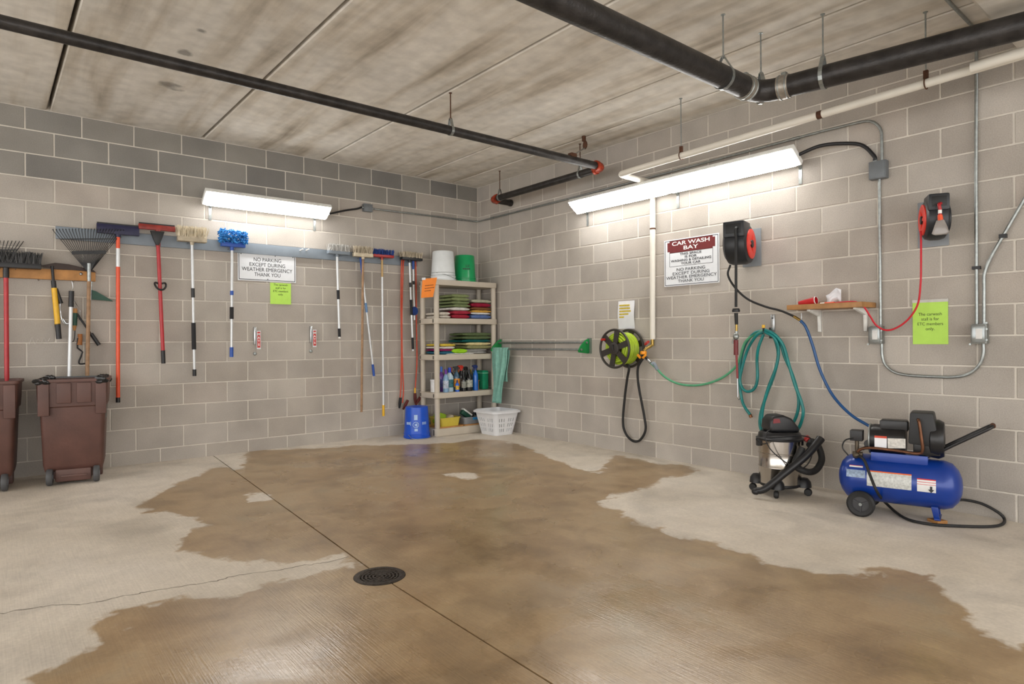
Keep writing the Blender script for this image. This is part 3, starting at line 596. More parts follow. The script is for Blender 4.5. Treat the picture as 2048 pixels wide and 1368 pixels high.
# leaf rakes and garden tools on the wooden board
def leaf_rake(label, px_tip, top_y, x0, x1, handle_bot, off, n, hm, bar=True):
    tip = L(*px_tip, off); A = L(x0, top_y, off); B2 = L(x1, top_y, off)
    t = thing('leaf_rake', label, 'rake', tip); m_ = MB()
    for i in range(n):
        s = i/(n-1); e = lerp(A, B2, s)-Y*(.05*math.sin(math.pi*s)*.4)
        k = lerp(tip, e, .12); dirv = (e-tip).normalized()
        m_.tube([tip, k, e, e+dirv*.02-Y*.02, e-Y*.045+dirv*.012], .0028, 5)
    m_.build('tines', M_BLACK, t)
    if bar:
        for f_, nm in ((.5, 'tine_brace'), (.82, 'tine_wire')):
            a1, b1 = lerp(tip, A, f_), lerp(tip, B2, f_)
            MB().box((a1+b1)/2-Y*.004, ((b1-a1).length, .012, .03 if f_ < .6 else .008), Matrix.Rotation(-math.atan2((b1-a1).z, (b1-a1).x), 3, 'Y')).build(nm, M_BLACK, t)
    MB().cyl(tip+Z*.09, tip-Z*.07, .016, n=10).build('socket', M_GALV, t)
    MB().cyl(tip-Z*.05, L(*handle_bot, off), .0155, n=12).build('handle', hm, t)
    return t
leaf_rake('black leaf rake with a wooden handle hung over the bin', (178, 547), 463, 108, 245, (174, 775), .1, 24, M_HWOOD)
leaf_rake('dark leaf rake mostly hidden behind the grey push broom', (-10, 560), 487, -70, 44, (-12, 790), .035, 16, M_HWOOD)
for px, lab in ((155, 'left'), (183, 'right')):
    pass
t = thing('lopping_shears', 'yellow and black handled garden shears hanging from the wooden board', 'shears', L(117, 678, .07))
pa, pb = L(104, 532, .065), L(118, 678, .065)
pole(t, [(pa, lerp(pa, pb, .22), M_BLACK, 'blade_arm', .7), (lerp(pa, pb, .2), lerp(pa, pb, .31), M_BLACK, 'neck', 1.15), (lerp(pa, pb, .3), lerp(pa, pb, .8), M_YEL, 'handle', 1.3), (lerp(pa, pb, .79), pb, M_BLACK, 'grip', 1.3)], .016)
MB().prism([(-.12, 0), (.0, .035), (.1, .03), (.28, -.01), (.3, -.03), (.12, -.015), (.02, -.02)], L(110, 534, .05), X, Z, -Y*.012).build('blade', pm('dark_rusted_blade', '3b302c', .5, .5), t)
t = thing('hand_cultivator', 'small hand cultivator with a bent steel prong', 'garden tool', L(122, 625, .055))
MB().cyl(L(112, 577, .055), L(122, 607, .055), .014, .017, n=10).build('grip', M_BLACK, t)
MB().tube([L(121, 606, .055), L(120, 622, .055), L(124, 638, .06), L(130, 648, .06), L(142, 645, .07)], .007, 8, sub=4).tube([L(123, 632, .055), L(128, 640, .08), L(133, 647, .09), L(140, 647, .1)], .005, 8, sub=3).build('prongs', M_STEEL, t)
t = thing('reaching_pole', 'slim white pole with a black top grip standing in the bin', 'pole', L(138, 760, .09))
pole(t, [(L(143, 582, .09), L(142, 614, .09), M_BLACK, 'grip', 1.5), (L(142, 612, .09), L(138, 770, .12), M_ALU, 'pole', 1.1)], .0135)
MB().tube([L(138, 682, .08), L(146, 683, .06), L(149, 676, .05), L(150, 660, .05)], .004, 6, sub=3).build('cord', M_BLACK, t)
t = thing('weeding_fork', 'hand weeder with a green banded wooden handle on a wire', 'garden tool', L(150, 662, .05))
MB().cyl(L(150, 617, .05), L(150, 628, .05), .016, .019, n=12).cyl(L(149, 650, .05), L(149, 661, .05), .018, .009, n=12).build('wood_grip', M_WOOD, t); MB().cyl(L(150, 626, .05), L(149, 651, .05), .0195, n=12).build('band', M_DGREEN, t)
MB().tube([L(144, 563, .04), L(146, 575, .045), L(141, 590, .045), L(147, 606, .045), L(155, 622, .045)], .0028, 6, sub=4).tube([L(141, 584, .045), L(150, 604, .045), L(160, 622, .045), L(158, 640, .045)], .0028, 6, sub=4).build('wire_hook', M_STEEL, t)
t = thing('bulb_auger', 'black cranked rod with an orange wooden knob', 'garden tool', L(162, 700, .04))
MB().cyl(L(160, 668, .04), L(160, 674, .04), .018, n=12).cyl(L(161, 674, .04), L(159, 690, .04), .016, .02, n=12).build('knob', pm('orange_wood', 'a86a35', .6), t)
MB().tube([L(156, 676, .04), L(155, 696, .04), L(165, 704, .045), L(158, 722, .05), L(160, 728, .05), L(170, 727, .05)], .007, 8, sub=2).build('crank', M_BLACK, t)
t = thing('trimming_tool', 'long black handled tool hung at a slant behind the rake handle', 'garden tool', L(190, 680, .05))
pole(t, [(L(150, 622, .05), L(182, 668, .05), M_BLACK, 'shaft', .6), (L(182, 667, .05), L(198, 690, .05), M_BLACK, 'grip', 1.2)], .014)
t = thing('edging_trowel', 'dark green triangular blade beside the rake handle', 'garden tool', L(184, 590, .04))
MB().prism([(0, .0), (.0, .085), (.03, .075), (.155, -.005), (.16, -.012)], L(184, 599, .035), X, Z, -Y*.01).build('blade', M_DGREEN, t); MB().cyl(L(183, 563, .03), L(182, 600, .03), .008, n=8).build('stem', M_GALV, t)

# ------------------------------------------------------------------ signs and papers
S = thing('parking_sign', 'white no parking sign below the short fluorescent light', 'sign', (-2.762, -.004, 1.953))
def panel(t, c, u, n, wd, ht, mat, name='panel', th=.004, bev=.0): return MB().prism([(-wd/2, -ht/2), (wd/2, -ht/2), (wd/2, ht/2), (-wd/2, ht/2)], V(c), u, Z, n*th).build(name, mat, t, smooth=False, bevel=bev)
def border(t, c, u, n, wd, ht, lw, mat, name='border'):
    m_ = MB(); c = V(c)
    for a, b2, w_, h_ in ((0, ht/2, wd, lw), (0, -ht/2, wd, lw), (-wd/2, 0, lw, ht), (wd/2, 0, lw, ht)):
        m_.prism([(a-w_/2-lw*0, b2-h_/2), (a+w_/2, b2-h_/2), (a+w_/2, b2+h_/2), (a-w_/2, b2+h_/2)], c, u, Z, n*.0006)
    return m_.build(name, mat, t, smooth=False)
c0 = V((-2.762, -.003, 1.953)); panel(S, c0, X, -Y, .605, .295, M_SIGN)
c1 = c0-Y*.0042; border(S, c1, X, -Y, .58, .27, .006, M_INK)
for tx, dz, fw in (('NO PARKING', .075, .285), ('EXCEPT DURING', .022, .37), ('WEATHER EMERGENCY', -.029, .525), ('THANK YOU', -.081, .27)): text('lettering', tx, .055, M_INK, S, c1+Z*dz, X, Z, -Y, bold=0, fit=fw)
for a, b2 in ((-.27, .125), (.27, .125), (.08, .125), (0, -.125)): MB().cyl(c1+X*a+Z*b2, c1+X*a+Z*b2-Y*.003, .005, n=8).build('screw', M_INK, S)
S = thing('car_wash_sign', 'white car wash bay sign with a dark red header', 'sign', (-.004, -3.33, 1.89))
c0 = V((-.003, -3.33, 1.89)); panel(S, c0, -Y, -X, .60, .443, M_SIGN); c1 = c0-X*.0042; border(S, c1, -Y, -X, .575, .42, .005, M_INK)
hd = [(-.26, -.045), (-.235, -.045), (-.235, -.06), (.235, -.06), (.235, -.045), (.26, -.045), (.26, .042), (.235, .042), (.235, .06), (-.235, .06), (-.235, .042), (-.26, .042)]
MB().prism(hd, c1+Z*.153, -Y, Z, -X*.0006).build('header', pm('maroon_print', '6e2224', .4), S, smooth=False)
M_LET = pm('white_print', 'f0f0ee', .4, var=.02)
border(S, c1+Z*.03, -Y, -X, .47, .13, .003, M_INK, 'frame')
for tx, dz, fw, sz, mt_, bo in (('CAR WASH', .178, .41, .05, M_LET, .0007), ('BAY', .13, .16, .05, M_LET, .0007), ('THIS SPACE', .075, .237, .03, M_INK, .0004), ('IS FOR', .046, .13, .03, M_INK, .0004), ('WASHING & DETAILING', .016, .44, .03, M_INK, .0004), ('YOUR CAR', -.014, .215, .03, M_INK, .0004), ('NO PARKING', -.07, .31, .04, M_INK, 0), ('EXCEPT DURING', -.107, .40, .04, M_INK, 0), ('WEATHER EMERGENCY', -.143, .55, .04, M_INK, 0), ('THANK YOU', -.179, .28, .04, M_INK, 0)):
    text('lettering', tx, sz, mt_, S, c1-X*.0008+Z*dz, -Y, Z, -X, bold=bo, fit=fw)
M_NOTE = pm('note_print', '3d4a22', .6)
def notice(label, c, u, n, wd, ht, sz, top, ld):
    t = thing('paper_notice', label, 'notice', c); c = V(c); panel(t, c, u, n, wd, ht, M_LIME, 'sheet', .0015)
    for i, (tx, fw) in enumerate((('The carwash', .66), ('stall is for', .5), ('ETC members', .72), ('only.', .25))): text('lettering', tx, sz, M_NOTE, t, c+n*.0016+Z*(top-ld*i), u, Z, n, bold=0, fit=fw*wd)
    panel(t, c+Z*(ht/2+.004)+n*.0005, u, n, wd*1.02, .02, pm('clear_tape', 'b9b7ae', .2), 'tape', .0012)
notice('lime green paper notice on the right wall between two conduits', (-.003, -5.278, 1.265), -Y, -X, .216, .297, .03, .06, .034)
notice('lime green paper notice hanging under the no parking sign', (-2.625, -.003, 1.685), X, -Y, .222, .232, .03, .09, .034)
t = thing('paper_notice', 'white paper notice with yellow highlighted lines above the hose reel', 'notice', (-.003, -2.553, 1.42))
MB().add([V((-.004-.012*math.sin(math.pi*j/8)**2, -2.445-.215*i, 1.56-.285*j/8)) for j in range(9) for i in (0, 1)], [(2*j, 2*j+1, 2*j+3, 2*j+2) for j in range(8)]).build('sheet', M_PAPER, t)
m_ = MB()
for i, wd in enumerate((.13, .135, .15, .12, .06)): m_.bx(-.0175-.0008, -.004, -2.468, -2.468-wd, 1.522-.03*i, 1.507-.03*i)
m_.build('highlighted_text', pm('highlighter', 'cdb52f', .6, var=.3, scale=60), t, smooth=False)

MB().tube([L(58+6*k, 690-(12 if k % 2 else 0)-random.uniform(0, 4), .0015) for k in range(8)], .0022, 5).build('chalk_mark', pm('chalk', 'd8d6d2', .9), D.objects['wall_left'])
# mat clips
for px, py, lab in ((510, 657, 'left'), (622, 655, 'right')):
    a = L(px, py, .0); t = thing('mat_clip', 'silver wall clip with a red mats tag %s' % ('nearest the blue mop' if lab == 'left' else 'nearest the grey scrub brush'), 'clip', a, 'floor mat clips on the back wall')
    MB().bx(a.x-.02, a.x+.005, -.03, -.002, a.z-.17, a.z+.015).build('clip', M_STEEL, t, bevel=.006)
    MB().bx(a.x+.004, a.x+.045, -.04, -.034, a.z-.215, a.z-.025).build('tag', M_SIGN, t)
    MB().bx(a.x+.009, a.x+.04, -.042, -.0395, a.z-.2, a.z-.035).build('red_panel', pm('tag_red', 'c5302b', .4), t)
    for i, ch in enumerate('MATS'): text('lettering', ch, .034, M_LET, t, V((a.x+.0245, -.0422, a.z-.062-.036*i)), X, Z, -Y, 1, bold=.001)
    MB().lathe([(.0, .016), (.012, .015), (.018, .008), (.018, 0)], V((a.x-.005, 0, a.z-.262)), -Y, 14, False).build('stud', M_GALV, t)

# ------------------------------------------------------------------ brown bins
M_BIN = pm('brown_plastic_bin', '5a3c34', .5, var=.25, scale=6, bump=.12, bscale=40); M_LINER = pm('black_liner', '121214', .25, var=.3)
def bin_(label, loc, rz, liner):
    z0 = FZ(loc[1]); t = thing('wheeled_bin', label, 'bin', (loc[0], loc[1], z0), 'brown wheeled bins')
    t.rotation_euler.z = rz; t.scale.x = .94; WL[t.name] = V((0, 0, 0))       # built in local coordinates: camera side is -y
    def ring(wd, d0, d1, z, r=.04):
        out = []
        for cx_, cy_, a0 in ((wd/2-r, d1-r, 0), (-wd/2+r, d1-r, 90), (-wd/2+r, d0+r, 180), (wd/2-r, d0+r, 270)):
            out += [V((cx_+r*math.cos(math.radians(a0+k*22.5)), cy_+r*math.sin(math.radians(a0+k*22.5)), z)) for k in range(5)]
        return out
    rs = [ring(.42, -.19, .17, .10), ring(.44, -.215, .185, .15), ring(.475, -.24, .2, .62), ring(.50, -.25, .21, .63), ring(.51, -.255, .215, .70), ring(.52, -.26, .22, .84)]
    inner = [ring(.49, -.235, .195, .84), ring(.42, -.19, .15, .2)]
    n = 20; al = rs+inner; m_ = MB(); vs = [v for r_ in al for v in r_]; fs = []
    for i in range(len(al)-1): fs += [(i*n+k, i*n+(k+1) % n, (i+1)*n+(k+1) % n, (i+1)*n+k) for k in range(n)]
    fs += [tuple(range(n))[::-1], tuple((len(al)-1)*n+k for k in range(n))]
    m_.add(vs, fs).build('body', M_BIN, t)
    m_ = MB(); ro = ring(.545, -.275, .235, .85); ri = ring(.5, -.24, .2, .85); ro2 = ring(.545, -.275, .235, .825); ri2 = ring(.5, -.24, .2, .825)
    m_.add(ro+ri+ri2+ro2, [(a*n+k, a*n+(k+1) % n, ((a+1) % 4)*n+(k+1) % n, ((a+1) % 4)*n+k) for a in range(4) for k in range(n)]).build('rim', M_BIN, t, bevel=.004)
    for x0, x1 in ((-.245, -.165), (-.115, -.01), (.03, .135), (.165, .245)): MB().bx(x0, x1, -.272, -.235, .655 if abs(x0+x1) < .3 else .56, .82).build('rib', M_BIN, t, bevel=.008)
    MB().bx(-.13, .13, -.24, -.12, .02, .12).build('foot', M_BIN, t, bevel=.012); MB().bx(-.09, .1, -.25, -.2, .055, .075).build('step_bar', M_BIN, t, bevel=.004)
    MB().bx(-.2, .2, .06, .16, 0, .11).build('rear_foot', M_BIN, t, bevel=.01)
    for x in (-.168, .168):
        wl_ = MB().lathe([(.02, -.022), (.06, -.022), (.066, -.014), (.066, .014), (.06, .022), (.02, .022)], (x, -.235, .066), X, 20).build('wheel', pm('worn_grey_rubber', '4b4b4d', .6), t)
        MB().cyl((x-.024, -.235, .066), (x+.024, -.235, .066), .022, n=12).build('hub', M_GPAINT, wl_)
    if liner:
        m_ = MB()
        for sx in (-1, 1):
            for k in range(26): m_.ball((sx*random.uniform(.18, .26), random.choice((-.268, .228))+random.uniform(-.006, .006) if k % 3 else random.uniform(-.25, .21), random.uniform(.81, .85)), (random.uniform(.02, .035), random.uniform(.012, .02), random.uniform(.012, .028)), 7, 4)
        a = ring(.5, -.24, .2, .853); b2 = ring(.47, -.22, .18, .5)
        m_.add(a+b2, [(k, (k+1) % n, n+(k+1) % n, n+k) for k in range(n)]+[tuple(n+k for k in range(n))])
        m_.build('bin_liner', M_LINER, t)
    return t
bin_('brown wheeled bin with a black liner over its rim', (-4.485, -.34, 0), -.16, True)
bin_('brown wheeled bin without a liner at the end of the wall', (-5.095, -.29, 0), -.1, False)

# ------------------------------------------------------------------ resin shelf in the corner
SX0, SX1, SY0, SY1 = -.965, -.02, -.455, -.055
TOPS = [1.895, 1.435, 1.0, .545, .12]
sh = thing('shelf_unit', 'taupe plastic five tier shelf unit standing in the corner', 'shelf', (-.54, -.25, FZ(-.25)))
def rrect(x0, x1, y0, y1, r, z):
    out = []
    for cx_, cy_, a0 in ((x1-r, y1-r, 0), (x0+r, y1-r, 90), (x0+r, y0+r, 180), (x1-r, y0+r, 270)):
        out += [(cx_+r*math.cos(math.radians(a0+k*18)), cy_+r*math.sin(math.radians(a0+k*18))) for k in range(6)]
    return out
for i, zt in enumerate(TOPS):
    zb = zt-.065 if i < 4 else FZ(-.25)
    o = MB().prism(rrect(SX0, SX1, SY0, SY1, .05, 0), (0, 0, zb), X, Y, Z*(zt-zb)).build('shelf_tier', M_RESIN, sh, bevel=.006)
    MB().bx(SX0-.001, SX0+.002, SY0+.04, SY0+.065, zb+.012, zt-.012).bx(SX0-.001, SX0+.002, SY1-.07, SY1-.045, zb+.012, zt-.012).build('slot', pm('slot_shade', '5d574e', .8), o, smooth=False)
for i in range(4):
    za, zb = TOPS[i+1], TOPS[i]-.065
    for x, y in ((SX0+.045, SY0+.045), (SX1-.045, SY0+.045), (SX0+.045, SY1-.045), (SX1-.045, SY1-.045)):
        MB().cyl((x, y, za-.01), (x, y, zb+.01), .032, n=14).build('post', M_RESIN, sh)

# folded towels
def towel(label, x0, x1, y0, y1, z0, h, col, group, layers=2, rough=.95):
    layers = 1 if h < .06 else 2; m_ = MB(); lh = h/layers
    for i in range(layers):
        jx, jy = random.uniform(-.006, .006), random.uniform(-.006, .006); r = lh*.48; zc = z0+lh*(i+.5); N2 = 6
        prof = [(-(y1-y0)/2+r+ -r*math.cos(math.pi*k/N2-math.pi/2+0), r*math.sin(math.pi*k/N2-math.pi/2)) for k in range(N2+1)]
        sec = [((y0+r)-r*math.sin(math.pi*k/N2), -r*math.cos(math.pi*k/N2)) for k in range(N2+1)]+[((y1-r)+r*math.sin(math.pi*k/N2), r*math.cos(math.pi*k/N2)) for k in range(N2+1)]
        ns = 7; vs = []; fs = []; ms = len(sec)
        for q in range(ns):
            s = q/(ns-1); e = 1-.5*(abs(2*s-1)**6); wob = random.uniform(-.004, .004)
            vs += [V((x0+(x1-x0)*s+jx, (y0+y1)/2+(a-(y0+y1)/2)*(.97+.03*e)+jy+wob, zc+b2*e+random.uniform(-.003, .003))) for a, b2 in sec]
        for q in range(ns-1): fs += [(q*ms+k, q*ms+(k+1) % ms, (q+1)*ms+(k+1) % ms, (q+1)*ms+k) for k in range(ms)]
        fs += [tuple(range(ms)), tuple((ns-1)*ms+k for k in range(ms))[::-1]]
        m_.add(vs, fs)
    o = m_.build('folded_towel', pm('terry_'+col, col, .95, var=.18, scale=30, bump=.5, bscale=260, spec=.15), None)
    return tag(o, label, 'towel', group)
T2 = TOPS[1]+.001; g2 = 'folded towels on the second tier'; ya, yb = SY0+.03, SY1-.05
zz = T2
for lab, h, c_, ly, dx in (('lower crimson towel in the middle stack of the second tier', .05, '9c2b3c', 2, 0), ('upper crimson towel in the middle stack of the second tier', .045, 'a33243', 2, .004), ('white towel between the crimson and green towels', .04, 'd3cfca', 2, -.004), ('lower sage green bath towel on the second tier', .075, '76825a', 2, .0), ('upper sage green bath towel topping its stack', .085, '838e62', 2, -.01)):
    towel(lab, -.70+dx-(.03 if 'white' in lab else 0), -.44+dx, ya, yb, zz, h, c_, g2, ly); zz += h+.001
zz = T2
for lab, h, c_, ly in (('blue towel at the base of the right hand stack', .055, '5b70a0', 2), ('thin white towel above the blue towel', .022, 'dcdde0', 1), ('mustard yellow folded towel in the right hand stack', .03, 'd0a04a', 1), ('brown folded towel under the maroon towel', .035, '7a5233', 2), ('maroon towel in the right hand stack', .055, '8f1f37', 2), ('pale grey green towel topping the right hand stack', .04, 'a9a892', 2)):
    towel(lab, -.415, -.11+random.uniform(-.01, .01), ya, yb, zz, h, c_, g2, ly); zz += h+.001
towel('crumpled off white rag at the left end of the second tier', -.884, -.735, ya-.005, yb, T2, .075, 'c9c1b5', g2, 3); 
T3 = TOPS[2]+.001; g3 = 'folded cloths on the middle tier'; zz = T3
for lab, h, c_ in (('teal striped cloth at the bottom left of the middle tier', .04, '2f6278'), ('magenta cloth in the left stack of the middle tier', .025, '8f2d5c'), ('white cloth on the left stack of the middle tier', .03, 'd8d3d0'), ('yellow cloth topping the left stack of the middle tier', .03, 'd8bd4a')):
    towel(lab, -.884, -.665, ya, yb, zz, h, c_, g3, 2 if h > .03 else 1); zz += h+.001
towel('bright lime microfibre cloth at the front of the middle tier', -.72, -.5, SY0+.008, SY0+.12, T3+.012, .055, '9fd62e', g3, 1)
towel('thin white cloth under the lime cloth', -.80, -.40, SY0+.01, SY0+.15, T3, .012, 'dcdad6', g3, 1)
zz = T3
for lab, h, c_ in (('crumpled white towel at the base of the green stack', .06, 'cbc8c4'), ('olive cloth above the crumpled white towel', .045, '8e8c62'), ('cream folded towel with a green edge', .035, 'dccb98'), ('teal lined cloth beneath the dark green blanket', .035, '155a58'), ('thick dark green blanket topping the middle tier', .085, '5c6a48')):
    towel(lab, -.54 if 'blanket' in lab else -.48, -.1, SY0+.14 if 'base' in lab else ya+.02, yb, zz, h, c_, g3, 2 if h > .04 else 1); zz += h+.001

# buckets
def bucket(name, label, c, r0, r1, h, mat, inverted, group=None, bands=()):
    t = thing(name, label, 'bucket', c); c = V(c)
    a, b2 = (r1, r0) if inverted else (r0, r1)
    pr = [(0, 0), (a*.99, 0), (a, .004)]
    if inverted: pr += [(a+.006, .004), (a+.006, .022), (a-.002, .024), (a-.002, .045), (a+.004, .047), (a+.004, .056), (a-.003, .058)]
    pr += [(b2, h-.006), (b2*.96, h), (b2*.9, h-.004), (0, h-.004)]
    MB().lathe(pr, c, n=36, cap=False).build('body', mat, t)
    return t
zt = TOPS[0]
b1 = bucket('plastic_bucket', 'white upturned plastic bucket on top of the shelf', (-.735, -.28, zt), .128, .152, .36, pm('white_bucket', 'd5d9da', .35, var=.04), True)
MB().torus((-.735, -.28, zt+.095), Z, .1485, .002, 36, 5).torus((-.735, -.28, zt+.063), Z, .150, .002, 36, 5).tube([(-.872, -.34, zt+.09), (-.78, -.433, zt+.06), (-.66, -.44, zt+.02), (-.6, -.4, zt+.006)], .0025, 6, sub=5).build('wire_handle', M_GALV, b1)
b2_ = bucket('plastic_bucket', 'green upturned plastic bucket on top of the shelf', (-.385, -.24, zt), .122, .14, .34, pm('green_bucket', '149a5c', .3, var=.06), True)
def curved_text(parent, body, c, r, z, size, mat, a_mid, xs=1.0, bold=.001, name='lettering'):
    cu_ = D.curves.new('t', 'FONT'); cu_.body = body; cu_.size = size; cu_.align_x = 'CENTER'; cu_.align_y = 'CENTER'; cu_.offset = bold; cu_.extrude = .0003
    ob = D.objects.new('t', cu_); COL.objects.link(ob); me0 = D.meshes.new_from_object(ob.evaluated_get(bpy.context.evaluated_depsgraph_get()))
    mb = MB(); vs = []
    for p_ in me0.vertices:
        an = a_mid+p_.co.x*xs/r; vs.append(V((c[0]+math.cos(an)*(r+p_.co.z+.0012), c[1]+math.sin(an)*(r+p_.co.z+.0012), z+p_.co.y)))
    mb.add(vs, [tuple(f.vertices) for f in me0.polygons]); D.objects.remove(ob); D.curves.remove(cu_); D.meshes.remove(me0)
    return mb.build(name, mat, parent, smooth=False)
def bands(parent, c, r, z, rows_, a_mid, mat, name='print'):
    m_ = MB()
    for (a0, a1, h0, h1) in rows_:
        k = 8; vs = []
        for i in range(k+1):
            an = a_mid+a0+(a1-a0)*i/k
            for hz in (h0, h1): vs.append(V((c[0]+math.cos(an)*r, c[1]+math.sin(an)*r, z+hz)))
        m_.add(vs, [(2*i, 2*i+1, 2*i+3, 2*i+2) for i in range(k)])
    return m_.build(name, mat, parent)
AV = math.atan2(CAM.y+.3, CAM.x+.6)
bands(b2_, (-.385, -.24), .1345, zt+.16, [(.02, .1, .045, .052), (.13, .25, .047, .053), (.28, .45, .046, .053), (.05, .2, .03, .038), (.24, .42, .03, .038), (-.2, -.05, -.005, .012), (-.02, .12, -.008, .014), (.15, .3, -.006, .012), (.33, .5, -.006, .012)], AV, pm('dark_green_print', '0c4a2c', .5))
c_ = (-1.135, -.30, FZ(-.30)); b3 = bucket('plastic_bucket', 'bright blue upturned bucket on the floor beside the shelf', c_, .132, .152, .365, pm('blue_bucket', '1250c4', .3, var=.08), True)
bands(b3, c_, .1475, c_[2]+.19, [(-.16, .12, .03, .09), (-.13, .13, -.1, -.07), (-.13, .13, -.06, -.052)], AV, pm('bucket_white_print', 'a9c4ec', .5))
m_ = MB(); an = AV-.02; m_.torus((c_[0]+math.cos(an)*.147, c_[1]+math.sin(an)*.147, c_[2]+.165), V((math.cos(an), math.sin(an), 0)), .032, .004, 24, 5); m_.build('emblem_ring', MATS['bucket_white_print'], b3)
bands(b3, c_, .1485, c_[2]+.165, [(-.1, -.02, -.015, .012), (.0, .1, -.018, .015)], AV, MATS['bucket_white_print'], 'emblem')
bands(b3, c_, .1475, c_[2]+.165, [(-.85, -.7, .0, .03), (-.66, -.52, .0, .03), (-.48, -.42, -.01, .035), (.5, .56, .0, .03), (.6, .66, .0, .03), (.7, .76, 0, .03), (.8, .86, 0, .03)], AV, MATS['bucket_white_print'], 'side_print')
MB().tube([V(c_)+V((-.15, -.06, .05)), V(c_)+V((-.14, -.15, .012)), V(c_)+V((-.02, -.2, .008)), V(c_)+V((.1, -.16, .008))], .003, 6, sub=5).build('wire_handle', M_GALV, b3)
t = thing('paper_notice', 'orange paper notice taped to the shelf edge', 'notice', (-.97, -.45, 1.8))
pc = [at(845, 558, y=-.455), at(874, 555, y=-.455), at(866, 594, y=-.455), at(842, 596, y=-.455)]
MB().add([p_ for p_ in pc]+[p_-Y*.0015 for p_ in pc], [(0, 1, 2, 3), (7, 6, 5, 4), (0, 4, 5, 1), (1, 5, 6, 2), (2, 6, 7, 3), (3, 7, 4, 0)]).build('sheet', pm('orange_paper', 'f58a26', .5, var=.04), t, smooth=False)
m_ = MB(); u_ = (pc[1]-pc[0]).normalized(); v_ = (pc[3]-pc[0]).normalized(); ww = (pc[1]-pc[0]).length; hh = (pc[3]-pc[0]).length
for k, wl_ in ((.38, .6), (.52, .66), (.66, .45)):
    a = pc[0]+v_*hh*k+u_*ww*.2-Y*.002
    for j in range(6):
        s0 = ww*wl_*j/6; m_.prism([(s0, -.004), (s0+ww*wl_/6*.8, -.004), (s0+ww*wl_/6*.8, .005), (s0, .005)], a, u_, Z, -Y*.0004)
m_.build('printed_lines', pm('notice_brown_ink', '7a3d10', .6), t, smooth=False)
MB().prism([(-.02, -.012), (.03, -.012), (.03, .014), (-.02, .014)], pc[0]+u_*.01-Y*.002, u_, Z, -Y*.0006).build('tape', M_PAPER, t)

# bottles, tubs
def bottle(label, x, y, z, r, h, col, cap, kind='bottle', rough=.25, label_col=None, lz=.35):
    h *= 1.17
    t = thing('spray_bottle' if kind == 'spray' else 'bottle' if kind == 'bottle' else 'jar', label, kind if kind != 'spray' else 'spray bottle', (x, y, z), 'cleaning supplies on the fourth tier')
    if kind == 'jar': pr = [(0, 0), (r, 0), (r, h*.82), (r*.96, h*.84), (r*1.05, h*.85), (r*1.05, h), (0, h)]
    else: pr = [(0, 0), (r*.95, 0), (r, .01), (r, h*.55), (r*.9, h*.64), (r*.4, h*.78), (r*.36, h*.8)]
    MB().lathe(pr, (x, y, z), n=18, cap=(kind != 'jar')).build('body', pm('bottle_'+col, col, rough, var=.1, coat=.3), t)
    if kind == 'bottle': MB().cyl((x, y, z+h*.79), (x, y, z+h), r*.42, n=12).build('cap', pm('cap_'+cap, cap, .4), t)
    if kind == 'spray':
        hd = MB().cyl((x, y, z+h*.79), (x, y, z+h*.87), r*.4, n=10).build('collar', pm('cap_'+cap, cap, .4), t)
        MB().prism([(-.022, 0), (.022, 0), (.03, .03), (.01, .045), (-.045, .04), (-.05, .025), (-.03, .02)], (x, y+.012, z+h*.86), X, Z, -Y*.024).build('trigger_head', pm('cap_'+cap, cap, .4), t, bevel=.003)
        MB().tube([(x-.03, y, z+h*.87), (x-.04, y, z+h*.8), (x-.032, y, z+h*.74)], .005, 6, sub=3).build('trigger', pm('cap_'+cap, cap, .4), t)
    if label_col: MB().lathe([(r*1.01, h*lz*.5), (r*1.015, h*lz*.5+.001), (r*1.015, h*lz*1.45), (r*1.01, h*lz*1.45+.001)], (x, y, z), n=18, cap=False).build('label_wrap', pm('label_'+label_col, label_col, .5, var=.5, scale=50), t)
T4 = TOPS[3]+.001; yf = SY0+.07
bottle('white tub with a dark printed picture on the fourth tier', -.855, yf+.115, T4, .058, .13, 'd9dadb', 'ffffff', 'jar', label_col=None)
MB().prism([(-.03, .03), (-.015, .09), (.0, .11), (.018, .085), (.03, .03), (.01, .05), (-.008, .05)], (-.862, yf+.052, T4), X, Z, -Y*.001).build('picture', M_INK, [o for o in D.objects if o.name.startswith('jar')][0], smooth=False)
bottle('pale blue bottle with a purple cap on the fourth tier', -.785, yf-.01, T4, .035, .235, '7fa3c4', '6a2c9a', label_col='b9c4d6')
bottle('royal blue capped detergent bottle behind the shelf post', -.69, yf+.05, T4, .05, .25, 'b7cdd8', '1440c0', label_col='2f6d78')
bottle('slate spray bottle with a grey head beside the royal blue cap', -.60, yf+.03, T4, .04, .26, '3c5a70', '33373c', 'spray', label_col='d58a2c')
bottle('small bright blue bottle at the front of the fourth tier', -.635, yf-.035, T4, .024, .12, '2a62c9', '1a2a66', label_col='c9a53c')
bottle('black spray bottle with a red and yellow head', -.515, yf+.055, T4, .04, .27, '16161a', 'c22e1f', 'spray', label_col='55585a')
bottle('slim black bottle with a dark cap', -.53, yf-.022, T4, .03, .20, '141418', '111114', label_col='8d8f86')
bottle('wide black bottle with a grey printed label', -.445, yf-.015, T4, .046, .225, '121216', '1b1b1e', label_col='a6a89c')
bottle('black trigger bottle behind the grey labelled bottle', -.425, yf+.085, T4, .04, .25, '1a1a1e', '1c1c1c', 'spray')
bottle('tall clear blue spray bottle on the fourth tier', -.35, yf-.02, T4, .034, .27, '1a63bd', '1b2c66', 'spray')
bottle('orange capped black bottle at the back of the fourth tier', -.6, yf+.15, T4, .04, .25, '1d1f24', 'd9692a', label_col='7c6a3a')
bottle('purple bottle standing behind the pale blue bottle', -.765, yf+.115, T4, .034, .26, '5b2f86', '3b6fd0', label_col='4c4f9a')
